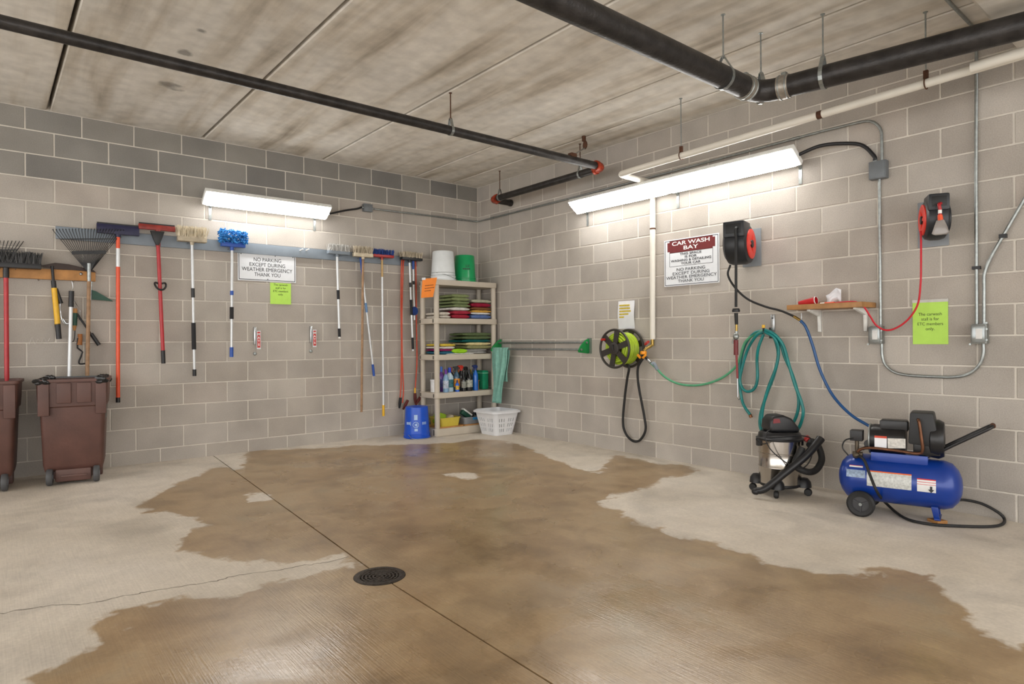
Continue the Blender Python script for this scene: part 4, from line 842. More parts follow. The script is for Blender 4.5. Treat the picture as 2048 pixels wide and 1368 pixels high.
bottle('dark green bottle at the back of the fourth tier', -.49, yf+.165, T4, .04, .24, '20392c', 'c9b12c', label_col='3f5a3f')
bottle('grey bottle with a yellow cap behind the clear blue bottle', -.345, yf+.1, T4, .034, .22, '4b4f55', 'd0b32a', label_col='8a8c88')
t = thing('cardboard_box', 'small brown cardboard box behind the clear blue bottle', 'box', (-.255, -.27, T4)); MB().bx(-.3, -.225, -.31, -.24, T4, T4+.11).build('box', pm('cardboard', '9a6a3c', .8, var=.2), t, bevel=.002); MB().bx(-.303, -.222, -.325, -.235, T4+.11, T4+.118).build('lid_flap', MATS['cardboard'], t)
t = thing('bottle', 'small plum bottle standing on the cardboard box', 'bottle', (-.26, -.27, T4+.119), 'cleaning supplies on the fourth tier'); MB().lathe([(0, 0), (.028, 0), (.03, .01), (.03, .05), (.015, .07)], (-.26, -.27, T4+.119), n=14).build('body', pm('plum_plastic', '5c2a44', .35), t); MB().cyl((-.26, -.27, T4+.188), (-.26, -.27, T4+.212), .016, n=12).build('cap', M_WHITE, t)
t = thing('storage_bin', 'translucent green plastic bin at the end of the fourth tier', 'bin', (-.17, -.25, T4)); MB().bx(-.205, -.11, -.36, -.15, T4, T4+.24).build('bin', pm('green_bin', '1d8a63', .25, var=.1), t, bevel=.012); MB().bx(-.209, -.106, -.364, -.146, T4+.2, T4+.212).build('rim', pm('green_bin_rim', '6fbf9c', .3), t, bevel=.003)
# bottom tier
T5 = TOPS[4]+.001
for i, (x0, x1) in enumerate(((-.9, -.56), (-.54, -.17))):
    tag(MB().bx(x0, x1, SY0+.02, SY1-.04, T5, T5+.012).build('plywood_board', M_WOOD, None, bevel=.002), 'thin plywood board under the %s on the bottom tier' % ('yellow basin' if i == 0 else 'grey tray'), 'board')
def basin(name, label, x0, x1, y0, y1, z, h, mat, cat):
    t = thing(name, label, cat, ((x0+x1)/2, (y0+y1)/2, z)); o0 = rrect(x0+.025, x1-.025, y0+.02, y1-.02, .03, 0); o1 = rrect(x0+.008, x1-.008, y0+.008, y1-.008, .035, 0); o2 = rrect(x0, x1, y0, y1, .04, 0); i1 = rrect(x0+.014, x1-.014, y0+.014, y1-.014, .033, 0); i0 = rrect(x0+.03, x1-.03, y0+.026, y1-.026, .028, 0)
    L_ = [(o0, z), (o1, z+h-.012), (o2, z+h-.01), (o2, z+h), (i1, z+h), (i0, z+.006)]; n = len(o0)
    vs = [V((p_[0], p_[1], zq)) for r_, zq in L_ for p_ in r_]; fs = [(i*n+k, i*n+(k+1) % n, (i+1)*n+(k+1) % n, (i+1)*n+k) for i in range(5) for k in range(n)]+[tuple(range(n))[::-1], tuple(5*n+k for k in range(n))]
    MB().add(vs, fs).build('tub', mat, t); return t
zb = T5+.0125
basin('plastic_basin', 'yellow plastic basin on the bottom tier', -.88, -.575, SY0+.03, SY1-.08, zb, .105, pm('pale_yellow_plastic', 'c9b544', .4, var=.06), 'basin')
tr = basin('plastic_tray', 'grey plastic tray with a blue clip on the bottom tier', -.53, -.2, SY0+.04, SY1-.08, zb, .085, pm('grey_plastic', '85898d', .4), 'tray')
MB().bx(-.4, -.29, SY0+.03, SY0+.045, zb+.05, zb+.08).build('blue_clip', pm('clip_blue', '2b86c4', .4), tr, bevel=.003)
tag(MB().box((-.8, -.27, zb+.085), (.13, .11, .14), Matrix.Rotation(.3, 3, 'Y')).build('wash_sponge', pm('lime_sponge', '8fb02a', .9, var=.15, bump=.4, bscale=80), None, bevel=.03, segs=3), 'lime green wash sponge in the yellow basin', 'sponge')
tag(MB().box((-.665, -.28, zb+.068), (.1, .12, .09), Matrix.Rotation(-.4, 3, 'Y')).build('cloth_pad', pm('beige_pad', 'c0b49a', .9, var=.2, bump=.4), None, bevel=.025, segs=3), 'beige cloth pad in the yellow basin', 'cloth')
t = thing('scrub_brush', 'green backed hand brush with white bristles in the grey tray', 'brush', (-.4, -.28, zb+.06)); rt_ = Matrix.Rotation(.6, 3, 'Y')
MB().box((-.42, -.28, zb+.105), (.15, .06, .06), rt_).build('handle', M_DGREEN, t, bevel=.02, segs=3); MB().box((-.395, -.28, zb+.135), (.16, .05, .02), rt_).build('bristles', M_WHITE, t, bevel=.004)
tag(MB().tube([(-.3, -.27, zb+.06), (-.285, -.27, zb+.11), (-.25, -.27, zb+.12), (-.24, -.26, zb+.085)], .014, 8, sub=4).build('spray_nozzle', M_BLACK, None), 'small black nozzle in the grey tray', 'nozzle')

# ------------------------------------------------------------------ laundry basket
BK = thing('laundry_basket', 'white perforated plastic laundry basket on the floor by the shelf', 'basket', (-.235, -.66, FZ(-.66)))
M_BASK = pm('white_basket_plastic', 'dcdde0', .35, var=.03); z0 = FZ(-.66)
bx0, bx1, by0, by1 = -.43, -.045, -.9, -.475; hB = .285
def bring(f, z): # f 0 bottom..1 top
    ins = .055*(1-f); return [V((p_[0], p_[1], z0+z)) for p_ in rrect(bx0+ins, bx1-ins, by0+ins, by1-ins, .05+.01*f, 0)]
def wallpanel(side):
    """perforated side: quads between holes, as a grid with hole cells left out"""
    m_ = MB(); nu, nv = 22, 14
    def pt(i, j, d=0):
        s = i/nu; q = j/nv; ins = .055*(1-q); z = z0+hB*q
        a, b2, c_, e_ = bx0+ins, bx1-ins, by0+ins, by1-ins; r = .045
        if side == 0: return V((a+r+(b2-a-2*r)*s, c_+d, z))
        if side == 1: return V((a+r+(b2-a-2*r)*s, e_-d, z))
        if side == 2: return V((a+d, c_+r+(e_-c_-2*r)*s, z))
        return V((b2-d, c_+r+(e_-c_-2*r)*s, z))
    for i in range(nu):
        for j in range(nv):
            if 2 <= j <= 10 and j % 3 != 1 and i % 3 == 1 and i not in (10,): continue
            a = [pt(i, j), pt(i+1, j), pt(i+1, j+1), pt(i, j+1)]; b2 = [pt(i, j, .004), pt(i+1, j, .004), pt(i+1, j+1, .004), pt(i, j+1, .004)]
            m_.add(a+b2, [(0, 1, 2, 3), (7, 6, 5, 4), (0, 4, 5, 1), (1, 5, 6, 2), (2, 6, 7, 3), (3, 7, 4, 0)])
    return m_.build('side_panel', M_BASK, BK, smooth=False)
for s_ in range(4): wallpanel(s_)
m_ = MB()
for cxs, cys in ((1, 1), (-1, 1), (-1, -1), (1, -1)):
    vs = []; a0 = {(1, 1): 0, (-1, 1): 90, (-1, -1): 180, (1, -1): 270}[(cxs, cys)]
    for q in range(2):
        ins = .055*(1-q); r = .047
        ccx = (bx1-ins-r) if cxs > 0 else (bx0+ins+r); ccy = (by1-ins-r) if cys > 0 else (by0+ins+r)
        vs += [V((ccx+r*math.cos(math.radians(a0+k*15)), ccy+r*math.sin(math.radians(a0+k*15)), z0+hB*q)) for k in range(7)]
    m_.add(vs, [(k, k+1, 8+k, 7+k) for k in range(6)])
m_.build('corner', M_BASK, BK)
fl_ = bring(0, .002); m_ = MB().add(fl_+[v+Z*.01 for v in fl_], [tuple(range(24))[::-1], tuple(range(24, 48))]+[(k, (k+1) % 24, 24+(k+1) % 24, 24+k) for k in range(24)]); m_.build('base', M_BASK, BK)
ro = [V((p_[0], p_[1], z0+hB)) for p_ in rrect(bx0-.025, bx1+.025, by0-.025, by1+.025, .07, 0)]; ri = [V((p_[0], p_[1], z0+hB)) for p_ in rrect(bx0+.005, bx1-.005, by0+.005, by1-.005, .05, 0)]; n = 24
m_ = MB().add(ro+[v+Z*.014 for v in ri]+[v-Z*.012 for v in ri]+[v-Z*.018 for v in ro], [(a*n+k, a*n+(k+1) % n, ((a+1) % 4)*n+(k+1) % n, ((a+1) % 4)*n+k) for a in range(4) for k in range(n)]); m_.build('rim', M_BASK, BK)

# towel rack and hanging towel
RK = thing('towel_rack', 'two bar wall towel rack with green end brackets', 'towel rack', (-.06, -1.3, 1.1))
for yy in (-.48, -2.03):
    MB().prism([(0, -.075), (-.02, -.085), (-.16, -.07), (-.165, -.05), (-.13, .0), (-.06, .06), (-.02, .075), (0, .075)], (-.003, yy, 1.1), X, Z, -Y*.018 if yy > -1 else Y*.018).build('bracket', M_GREENP, RK, bevel=.004)
    MB().bx(-.006, -.001, yy-.03, yy+.03, 1.015, 1.185).build('wall_plate', pm('bracket_grey', '6f7a70', .5), RK)
MB().cyl((-.05, -.48, 1.135), (-.05, -2.04, 1.135), .0125, n=12).build('bar', M_GALV, RK); MB().cyl((-.135, -.48, 1.06), (-.135, -2.04, 1.06), .0125, n=12).build('bar', M_GALV, RK)
m_ = MB(); nu, nv = 18, 26; y0_, y1_ = -.50, -.80
for side_ in (0, 1):
    vs = []
    ln = .69 if side_ == 0 else .42
    for j in range(nv+1):
        for i in range(nu+1):
            s = i/nu; q = j/nv; zz_ = 1.078-ln*q; fold = .014*math.sin(s*15+q*1.5+side_)*min(1, q*3)+.006*math.sin(s*31)
            nar = 1-.12*q+.02*math.sin(q*7)
            if side_ == 0: xx = -.135-.018+fold-.01*q
            else: xx = -.135+.018+fold*.6
            vs.append(V((xx if j else -.135+(-.012 if side_ == 0 else .012), y0_+s*(y1_-y0_)*(1-.42*q*(1 if side_ == 0 else .3))+.01*math.sin(q*7+s*3), zz_ if j else 1.078)))
    m_.add(vs, [(j*(nu+1)+i, j*(nu+1)+i+1, (j+1)*(nu+1)+i+1, (j+1)*(nu+1)+i) for j in range(nv) for i in range(nu)])
for i in range(nu):
    a = i; o2_ = (nu+1)*(nv+1); m_.f.append((a, a+1, o2_+a+1, o2_+a))
tw = m_.build('hanging_towel', pm('sea_green_terry', '86b8aa', .95, var=.15, scale=25, bump=.5, bscale=240, spec=.15), None)
tw.modifiers.new('thick', 'SOLIDIFY').thickness = .008
tag(tw, 'sea green towel draped over the towel rack above the basket', 'towel')

# ------------------------------------------------------------------ hose reel, tap, hoses on the right wall
HR = thing('hose_reel', 'dark spoked hose reel wound with lime green hose', 'hose reel', (0, -2.62, 1.05)); hc = V((0, -2.60, 1.075)); ax = V((-1, 0, 0))
M_REEL = pm('dark_reel_plastic', '2f2a26', .45, var=.1); M_LHOSE = pm('lime_hose', 'a3bd2c', .4, var=.08)
def flange(d, r, nm):
    c_ = hc+ax*d; f_ = MB().tube([c_+(Y*math.cos(t)+Z*math.sin(t))*(r-.012) for t in [2*math.pi*i/40 for i in range(40)]], .012, 8, closed=True)
    for k in range(6):
        t = math.pi/6+k*math.pi/3+.2; dv = Y*math.cos(t)+Z*math.sin(t); sd = ax.cross(dv)
        f_.prism([(-.026, .03), (.026, .03), (.032, r-.012), (-.032, r-.012)], c_-ax*.005, sd, dv, ax*.01)
    f_.lathe([(0, -.008), (.062, -.008), (.062, .01), (.05, .014), (0, .014)], c_, ax, 28, False)
    return f_.build(nm, M_REEL, HR)
flange(.245, .2, 'front_flange'); flange(.03, .2, 'rear_flange'); MB().cyl(hc+ax*.03, hc+ax*.245, .055, n=20).build('drum', M_REEL, HR); MB().bx(-.02, 0, -2.67, -2.53, .98, 1.17).build('wall_plate', M_REEL, HR, bevel=.004)
m_ = MB(); pts = []; wraps = 0
for lay, (r, cnt) in enumerate(((.085, 7), (.107, 7), (.129, 7), (.151, 6))):
    for k in range(cnt): m_.torus(hc+ax*(.06+.026*k+.004*(lay % 2)), ax+V((0, random.uniform(-.04, .04), random.uniform(-.04, .04))), r, .0115, 32, 7)
m_.build('wound_hose', M_LHOSE, HR); MB().cyl(hc+ax*.25+V((0, .12, .09)), hc+ax*.30+V((0, .12, .09)), .012, n=10).build('crank_knob', M_RED, HR); MB().tube([hc+ax*.262+Z*.04, hc+ax*.266+Z*.02+Y*.012, hc+ax*.262+V((0, .0, -.02))], .006, 6, sub=3).build('latch', M_BLACK, HR)
TP = thing('hose_tap', 'brass tap with red handle and orange two way hose splitter', 'tap', (-.07, -2.9, 1.1)); M_BRASS = pm('brass', 'a98d4c', .35, .8)
MB().cyl((-.036, -2.905, 1.165), (-.036, -2.905, 1.10), .016, n=12).tube([(-.036, -2.905, 1.11), (-.08, -2.9, 1.09), (-.11, -2.885, 1.075), (-.13, -2.875, 1.05)], .014, 10, sub=3).build('valve_body', M_BRASS, TP); MB().lathe([(0, 0), (.03, 0), (.03, .012), (0, .014)], (-.085, -2.88, 1.125), (-.5, .3, .6), 12, False).build('tap_handle', M_RED, TP)
MB().lathe([(0, 0), (.03, 0), (.033, .01), (.03, .03), (0, .03)], (-.13, -2.87, 1.02), Z, 14, False).build('collar', pm('orange_plastic', 'ee9a1c', .4), TP)
sp0 = V((-.13, -2.87, 1.02)); MB().cyl(sp0, sp0+V((0, .04, -.05)), .016, n=12).cyl(sp0, sp0+V((0, -.05, -.05)), .016, n=12).build('splitter', M_BLACK, TP); MB().box(sp0+V((-.025, .035, -.02)), (.012, .05, .02), Matrix.Rotation(.7, 3, 'X')).box(sp0+V((-.025, -.03, -.02)), (.012, .05, .02), Matrix.Rotation(-.7, 3, 'X')).build('levers', MATS['orange_plastic'], TP)
tag(MB().tube([sp0+V((0, .04, -.05)), R(1287, 715, .13), R(1276, 735, .12), R(1277, 770, .09), R(1288, 830, .05), R(1291, 860, .045), R(1280, 880, .045), R(1266, 882, .045), R(1252, 868, .045), R(1246, 845, .045), R(1249, 800, .06), R(1254, 760, .09), R(1258, 735, .12), hc+ax*.1+V((0, -.02, -.15))], .0125, 10, sub=7).build('leader_hose', M_RUB, None), 'black rubber hose looping down from the tap to the reel', 'hose')
M_GHOSE = pm('teal_green_hose', '0f7a78', .35, var=.25, scale=12); M_PHOSE = pm('pale_green_hose', '4f9a72', .4, var=.15)
gh = thing('garden_hose', 'green hose sagging from the orange splitter to the wall hook', 'hose', (-.06, -3.4, .9))
s1 = sp0+V((0, -.05, -.05)); MB().cyl(s1, s1+V((0, -.035, -.03)), .014, n=12).build('coupling', M_STEEL, gh); MB().tube([s1+V((0, -.05, -.045)), R(1308, 727, .12), R(1315, 740, .11)], .0165, 10, sub=4).build('strain_relief', M_GPAINT, gh)
MB().tube([s1+V((0, -.04, -.035)), R(1314, 738, .11), R(1330, 754, .09), R(1355, 767, .07), R(1385, 771, .06), R(1415, 767, .06), R(1445, 755, .06), R(1470, 735, .06), R(1480, 715, .06), R(1490, 685, .07), R(1510, 668, .08), R(1527, 661, .09)], .0105, 10, sub=6).build('hose', M_PHOSE, gh)
gc = thing('garden_hose', 'coiled teal hose hanging from the yellow tipped wall hook', 'hose', (-.06, -4.07, 1.2))
k0 = R(1527, 662, .09)
loops = [[(1527, 661), (1508, 667), (1490, 690), (1480, 730), (1480, 770), (1484, 800), (1490, 815), (1500, 829)],
         [(1526, 664), (1512, 672), (1495, 700), (1483, 740), (1480, 762), (1486, 778), (1498, 783), (1510, 775), (1515, 755), (1514, 720), (1517, 695), (1527, 668)],
         [(1529, 662), (1545, 670), (1554, 692), (1556, 715), (1548, 750), (1533, 790), (1522, 825), (1520, 850), (1527, 868), (1545, 880), (1560, 870), (1580, 855), (1594, 828), (1597, 795), (1585, 750), (1570, 715), (1562, 690), (1550, 670), (1532, 661)],
         [(1530, 664), (1548, 675), (1557, 700), (1552, 735), (1537, 775), (1526, 815), (1524, 845), (1532, 866), (1548, 882), (1572, 880), (1595, 860), (1606, 830), (1603, 805), (1590, 770), (1578, 730), (1566, 690), (1548, 668), (1530, 660)]]
for i, lp in enumerate(loops): MB().tube([R(a, b2, .05+.022*(i % 4)+(.03 if k < 2 or k > len(lp)-3 else 0)) for k, (a, b2) in enumerate(lp)], .0125, 10, sub=6).build('hose_loop', M_GHOSE, gc)
e_ = R(1500, 829, .05); MB().cyl(e_, e_+V((0, -.012, -.025)), .014, n=10).build('end_fitting', pm('copper_fitting', '8a5a3a', .4, .6), gc)
hk = thing('hose_hook', 'black wall hook with a yellow tip holding the coiled hose', 'hook', (0, -4.07, 1.25))
q = R(1527, 655, .13); MB().tube([V((-.004, q.y, q.z-.04)), V((-.08, q.y, q.z-.042)), q+V((.01, 0, -.03)), q], .009, 8, sub=4).build('arm', M_BLACK, hk); MB().cyl(q-Z*.004, q+Z*.022, .013, n=10).build('tip', M_YEL, hk); MB().bx(-.006, -.001, q.y-.02, q.y+.02, q.z-.09, q.z+.0).build('plate', M_BLACK, hk)
sb = thing('shelf_bracket', 'bare chrome wall bracket above the coiled hose', 'bracket', R(1545, 640, 0)); a, b2 = R(1546, 629, .004), R(1543, 664, .004)
MB().bx(-.012, -.001, a.y-.017, a.y+.017, b2.z, a.z).build('plate', M_STEEL, sb, bevel=.004); MB().cyl((-.012, a.y, a.z-.03), (-.016, a.y, a.z-.03), .006, n=8).build('screw', M_BLACK, sb)

# ------------------------------------------------------------------ air hose reel
M_RPLATE = pm('grey_mount_plate', '84898e', .45, var=.06); M_RRED = pm('reel_red', 'e0392c', .35, var=.06); M_RBODY = pm('reel_black_plastic', '202328', .42, var=.15)
def reel(label, name, yc, zc, plate, swivel, r, wd, off, side):
    """reel drum with its axle along the wall; side = which cheek shows (+1 toward camera end -y)"""
    t = thing(name, label, 'reel', (0, yc, zc)); y0p, y1p, z0p, z1p = plate
    MB().bx(-.012, -.001, y0p, y1p, z0p, z1p).build('wall_plate', M_RPLATE, t, bevel=.004)
    c_ = V((-off, yc, zc)); A = V((0, -1, 0)); made = []
    prof = [(0, -wd/2), (r*.8, -wd/2), (r*.93, -wd/2+.012), (r, -wd/2+.04), (r, wd/2-.04), (r*.93, wd/2-.012), (r*.8, wd/2), (0, wd/2)]
    MB().lathe(prof, c_, A, 36, False).build('drum_housing', M_RBODY, t)
    # outlet snout on the room side, mount arm on the wall side
    MB().bx(-off-r*1.02, -off+r*.1, yc-wd*.46, yc+wd*.46, zc+r*.28, zc+r*1.06).build('outlet_hood', M_RBODY, t, bevel=.012)
    MB().bx(-off-r*1.03, -off-r*.98, yc-wd*.33, yc+wd*.33, zc+r*.45, zc+r*.93).build('outlet_slot', pm('slot_black', '07080a', .5), t, bevel=.004)
    MB().bx(-off, -.01, yc-wd*.3, yc+wd*.3, zc-r*.35, zc+r*.35).build('mount_arm', M_RBODY, t, bevel=.008)
    MB().bx(-off-r*.1, -off+r*.2, yc-wd*.2, yc+wd*.2, zc+r*1.02, zc+r*1.1).build('handle_lug', M_RBODY, t, bevel=.004)
    for sd in (1, -1):
        cc = c_+A*(sd*wd/2); rm = M_RRED if sd == side else M_RBODY; dsc = MB().lathe([(0, 0), (r*.74, 0), (r*.74, .008), (r*.62, .014), (r*.24, .006), (0, .006)], cc, A*sd, 36, False).build('cheek_disc', rm, t)
        for k in range(3):
            an = k*2*math.pi/3+.5; dv = Z*math.cos(an)+X*math.sin(an); MB().prism([(-.008, r*.2), (.008, r*.2), (.02, r*.66), (-.02, r*.66)], cc+A*sd*.006, A.cross(dv)*1, dv, A*sd*.006).build('disc_rib', rm, dsc)
        made.append(dsc); MB().lathe([(0, 0), (r*.2, 0), (r*.19, .012), (0, .014)], cc+A*sd*.004, A*sd, 20, False).build('hub_cap', M_BLACK, dsc)
    piv = Matrix.Translation((-.02, yc, 0)) @ Matrix.Rotation(swivel, 4, 'Z') @ Matrix.Translation((.02, -yc, 0)); w0 = WL[t.name]
    for o_ in t.children_recursive:
        if o_.name.startswith('wall_plate'): continue
        o_.data.transform(Matrix.Translation(-w0) @ piv @ Matrix.Translation(w0))
    return t
ar = reel('black and red air hose reel beside the car wash sign', 'air_hose_reel', -3.905, 1.945, (-4.03, -3.86, 1.78, 2.10), .253, .165, .185, .225, 1)
oz = V((-.40, -3.915, 2.055))
ah = thing('air_hose', 'black air hose with a tyre inflator hanging from the air reel', 'hose', R(1471, 680, .39))
P_ = lambda x, y: at(x, y, x=-.40)
MB().tube([P_(1471, 456)+X*.06, P_(1471, 457), P_(1472, 480), P_(1472, 540), P_(1472, 614)], .011, 10, sub=4).build('hose', M_RUB, ah)
MB().lathe([(.012, -.012), (.03, -.012), (.032, 0), (.026, .016), (.012, .016)], P_(1472, 621), Z, 16).build('stop_ball', M_BLACK, ah)
MB().cyl(P_(1472, 626), P_(1473, 649), .015, .013, n=12).build('strain_relief', M_RUB, ah); MB().cyl(P_(1473, 649), P_(1473, 663), .010, n=10).build('coupling', M_BRASS, ah)
MB().ball(P_(1472, 673), (.024, .024, .03)).cyl(P_(1473, 662), P_(1472, 676), .013, n=10).build('gauge', M_GALV, ah); MB().tube([P_(1469, 676), P_(1466, 682), P_(1465, 687)], .006, 6, sub=3).build('trigger', M_GALV, ah)
MB().cyl(P_(1472, 680), P_(1472, 710), .018, n=12).build('grip', pm('dark_red_grip', '6d1c1f', .45), ah); MB().cyl(P_(1473, 708), P_(1475, 757), .0085, n=10).build('red_whip', pm('red_whip', '8c2f33', .5), ah); MB().cyl(P_(1475, 755), P_(1476, 796), .006, n=8).cyl(P_(1476, 795), P_(1479, 798), .012, n=8).build('chuck', M_STEEL, ah)
sl_ = thing('air_supply_hose', 'black then blue air hose running from the reel to the compressor', 'hose', R(1600, 640, .1))
MB().tube([V((-.2, -3.86, 1.79)), at(1456, 550, x=-.2), at(1470, 575, x=-.2), at(1495, 598, x=-.19), at(1530, 613, x=-.17), at(1560, 621, x=-.15), at(1582, 630, x=-.14), at(1592, 636, x=-.14)], .009, 10, sub=6).build('black_hose', M_RUB, sl_)
MB().cyl(at(1588, 633, x=-.14), at(1601, 641, x=-.14), .011, n=10).build('coupling', M_BRASS, sl_)
MB().tube([at(1601, 641, x=-.14), at(1612, 655, x=-.13), at(1625, 690, x=-.11), at(1640, 740, x=-.1), at(1665, 790, x=-.1), at(1700, 828, x=-.15), at(1735, 850, x=-.2), at(1757, 862, x=-.25)], .011, 10, sub=6).build('blue_hose', pm('blue_air_hose', '1c4f86', .35, var=.1), sl_)
MB().tube([(-.14, R(1603, 640, .14).y, 1.36), R(1603, 637, .14), R(1599, 646, .14)], .004, 6, sub=3).build('hanger_wire', M_STEEL, sl_)

# cord reel
cr_ = reel('black and red extension cord reel on a grey plate', 'cord_reel', -5.285, 1.955, (-5.395, -5.207, 1.79, 2.108), .49, .14, .13, .165, -1)
ct = thing('triple_tap', 'clear triple outlet plug hanging from the cord reel', 'plug', at(1880, 440, x=-.33)); Q = lambda x, y: at(x, y, x=-.325)
MB().tube([Q(1877, 405)+X*.04, Q(1878, 409), Q(1880, 418), Q(1880, 430)], .010, 10, sub=3).build('cord', M_REDP, ct); MB().cyl(Q(1880, 420), Q(1880, 427), .0115, n=10).build('white_tag', M_WHITE, ct); MB().cyl(Q(1880, 430), Q(1881, 441), .014, .016, n=12).build('collar', M_ORANGE, ct)
MB().prism([(-.02, 0), (.02, 0), (.048, -.085), (.03, -.095), (-.03, -.095), (-.048, -.085)], Q(1881, 440)-X*.015, -Y, Z, X*.03).build('clear_body', pm('clear_plastic', 'c9c2bd', .12, var=.1, trans=.55), ct, bevel=.006)
ec = thing('extension_cord', 'red extension cord drooping from the cord reel to the wooden shelf', 'cord', R(1790, 660, .05))
W_ = lambda x, y, o=.12: at(x, y, x=-o)
MB().tube([W_(1841, 462, .2), W_(1842, 480, .18), W_(1842, 530, .14), W_(1841, 570, .12), W_(1835, 610, .1), W_(1815, 640, .09), W_(1790, 657, .09), W_(1770, 660, .1), W_(1752, 650, .13), W_(1740, 632, .17), W_(1728, 614, .2), W_(1712, 604, .2), W_(1690, 604, .17), W_(1668, 606, .15)], .0065, 8, sub=6).build('cord', pm('red_cord', 'c41f30', .35, var=.08), ec)
MB().cyl(W_(1669, 606, .15), W_(1650, 608, .15), .012, .014, n=10).build('socket_end', M_ORANGE, ec); MB().cyl(W_(1650, 608, .15), W_(1641, 609, .15), .014, n=10).build('plug_face', M_WHITE, ec)

# wooden shelf
ws = thing('wall_shelf', 'small wooden wall shelf on two white brackets', 'shelf', (-.15, -4.62, 1.4))
MB().bx(-.25, -.004, -4.93, -4.375, 1.385, 1.423).build('board', M_OAK, ws, bevel=.003); MB().bx(-.02, -.003, -4.62, -4.37, 1.423, 1.447).build('back_cleat', M_OAK, ws)
for yy in (-4.52, -4.86): MB().prism([(-.004, 0), (-.2, 0), (-.2, -.012), (-.03, -.05), (-.022, -.17), (-.004, -.175)], (0, yy-.012, 1.385), X, Z, Y*.024).build('bracket', M_WHITE, ws, bevel=.003)
cpn = thing('plastic_cup', 'red plastic cup lying on the wooden shelf', 'cup', (-.15, -4.5, 1.45)); a, b2 = V((-.16, -4.43, 1.437)), V((-.16, -4.565, 1.453))
MB().lathe([(0, 0), (.017, 0), (.031, .135), (.029, .135), (.015, .004)], a, b2-a, 20, False).build('cup', pm('cup_red', 'c0242c', .3), cpn); MB().lathe([(.0285, .128), (.029, .136), (.033, .136), (.033, .13)], a, b2-a, 20, False).build('cup_lip', M_WHITE, cpn)
m_ = MB(); c_ = V((-.1, -4.665, 1.478)); vs = [c_+V((random.uniform(-.02, .02), -.055+.11*i/4, -.05+.1*j/3+.02*math.sin(i*1.3)-.02*i/4)) for j in range(4) for i in range(5)]; m_.add(vs, [(j*5+i, j*5+i+1, j*5+i+6, j*5+i+5) for j in range(3) for i in range(4)])
o = m_.build('crumpled_label', M_PAPER, None); o.modifiers.new('s', 'SOLIDIFY').thickness = .002; tag(o, 'crumpled white paper label standing on the wooden shelf', 'paper')

# ------------------------------------------------------------------ shop vacuum
VC = V((-.42, -4.40, FZ(-4.40))); z0 = VC.z
va = thing('shop_vacuum', 'stainless steel wet dry vacuum with black lid and casters', 'vacuum', VC)
M_SS = pm('stainless_tank', 'b9b4ae', .18, 1, var=.08, scale=4)
MB().lathe([(.145, .075), (.15, .08), (.15, .2), (.153, .204), (.153, .21), (.15, .214), (.15, .3), (.1535, .304), (.1535, .311), (.15, .315), (.152, .41)], VC, n=40, cap=False).build('tank', M_SS, va)
MB().lathe([(0, .06), (.14, .06), (.152, .07), (.152, .085), (.147, .088)], VC, n=36, cap=False).build('base_ring', M_BLACK, va)
MB().lathe([(.15, .405), (.168, .408), (.17, .42), (.155, .428), (.15, .455), (.135, .47), (0, .472)], VC, n=40, cap=False).build('lid', M_BLACK, va)
vx, vy = -RT, -FW
hp = [(-.10, .0), (.12, 0), (.115, .035), (.06, .105), (.0, .13), (-.075, .125), (-.105, .085), (-.11, .03)]
MB().prism(hp, VC+Z*.468-FW*-.085, RT, Z, -FW*.17).build('motor_head', M_BLACK, va, bevel=.022, segs=3)
MB().prism([(-.085, .07), (-.03, .075), (-.035, .105), (-.08, .105)], VC+Z*.468-FW*.086, RT, Z, -FW*.003).build('switch_panel', pm('switch_red', '7a1c22', .4), va)
for a0 in (.35, 1.92, 3.5, 5.06):
    d_ = V((math.cos(a0), math.sin(a0), 0)); ca = MB().lathe([(.0, .05), (.03, .045), (.05, .02), (.055, -.02), (.0, -.025)], VC+d_*.165+Z*.085, Z, 14, False).box(VC+d_*.13+Z*.09, (.09, .06, .05), Matrix.Rotation(a0, 3, 'Z')).build('caster_arm', M_BLACK, va)
    MB().lathe([(0, -.016), (.022, -.016), (.028, -.008), (.028, .008), (.022, .016), (0, .016)], VC+d_*.195+Z*.028, V((-d_.y, d_.x, 0)), 16, False).build('caster_wheel', M_RUB, ca)
for sd in (-1, 1): MB().box(VC+RT*.16*sd+Z*.39, (.03, .04, .06), Matrix.Rotation(-YAW, 3, 'Z')).build('lid_latch', M_BLACK, va, bevel=.006)
vv = lambda r, f, z: VC+RT*r-FW*f+Z*z
MB().tube([vv(-.24, .16, .055), vv(-.19, .19, .075), vv(-.05, .2, .19), vv(.1, .2, .31), vv(.21, .17, .41), vv(.235, .16, .435)], .027, 14, sub=4, rs=lambda s: .024+.007*s).build('wand', M_BLACK, va)
MB().tube([vv(.1, .16, .37), vv(.04, .175, .25), vv(.11, .19, .2), vv(.2, .15, .2), vv(.27, .1, .27), vv(.265, .06, .36), vv(.21, .08, .40), vv(.17, .12, .38)], .024, 12, sub=6).build('hose', M_RUB, va)
MB().ball(vv(-.245, .16, .05), (.03, .03, .025)).build('wand_tip', M_BLACK, va); MB().cyl(vv(.17, .05, .4), vv(.2, .05, .43), .022, n=12).build('hose_port', M_RED, va)
MB().tube([vv(-.1, .09, .5), vv(-.15, .12, .47), vv(-.16, .14, .42), vv(-.12, .17, .34), vv(.0, .19, .245), vv(.08, .21, .23), vv(.15, .19, .3), vv(.18, .14, .42), vv(.1, .15, .455), vv(-.05, .16, .452), vv(-.16, .12, .44), vv(-.2, .06, .42), vv(-.17, .1, .39), vv(-.14, .13, .4)], .0045, 6, sub=6).build('power_cord', M_BLACK, va)

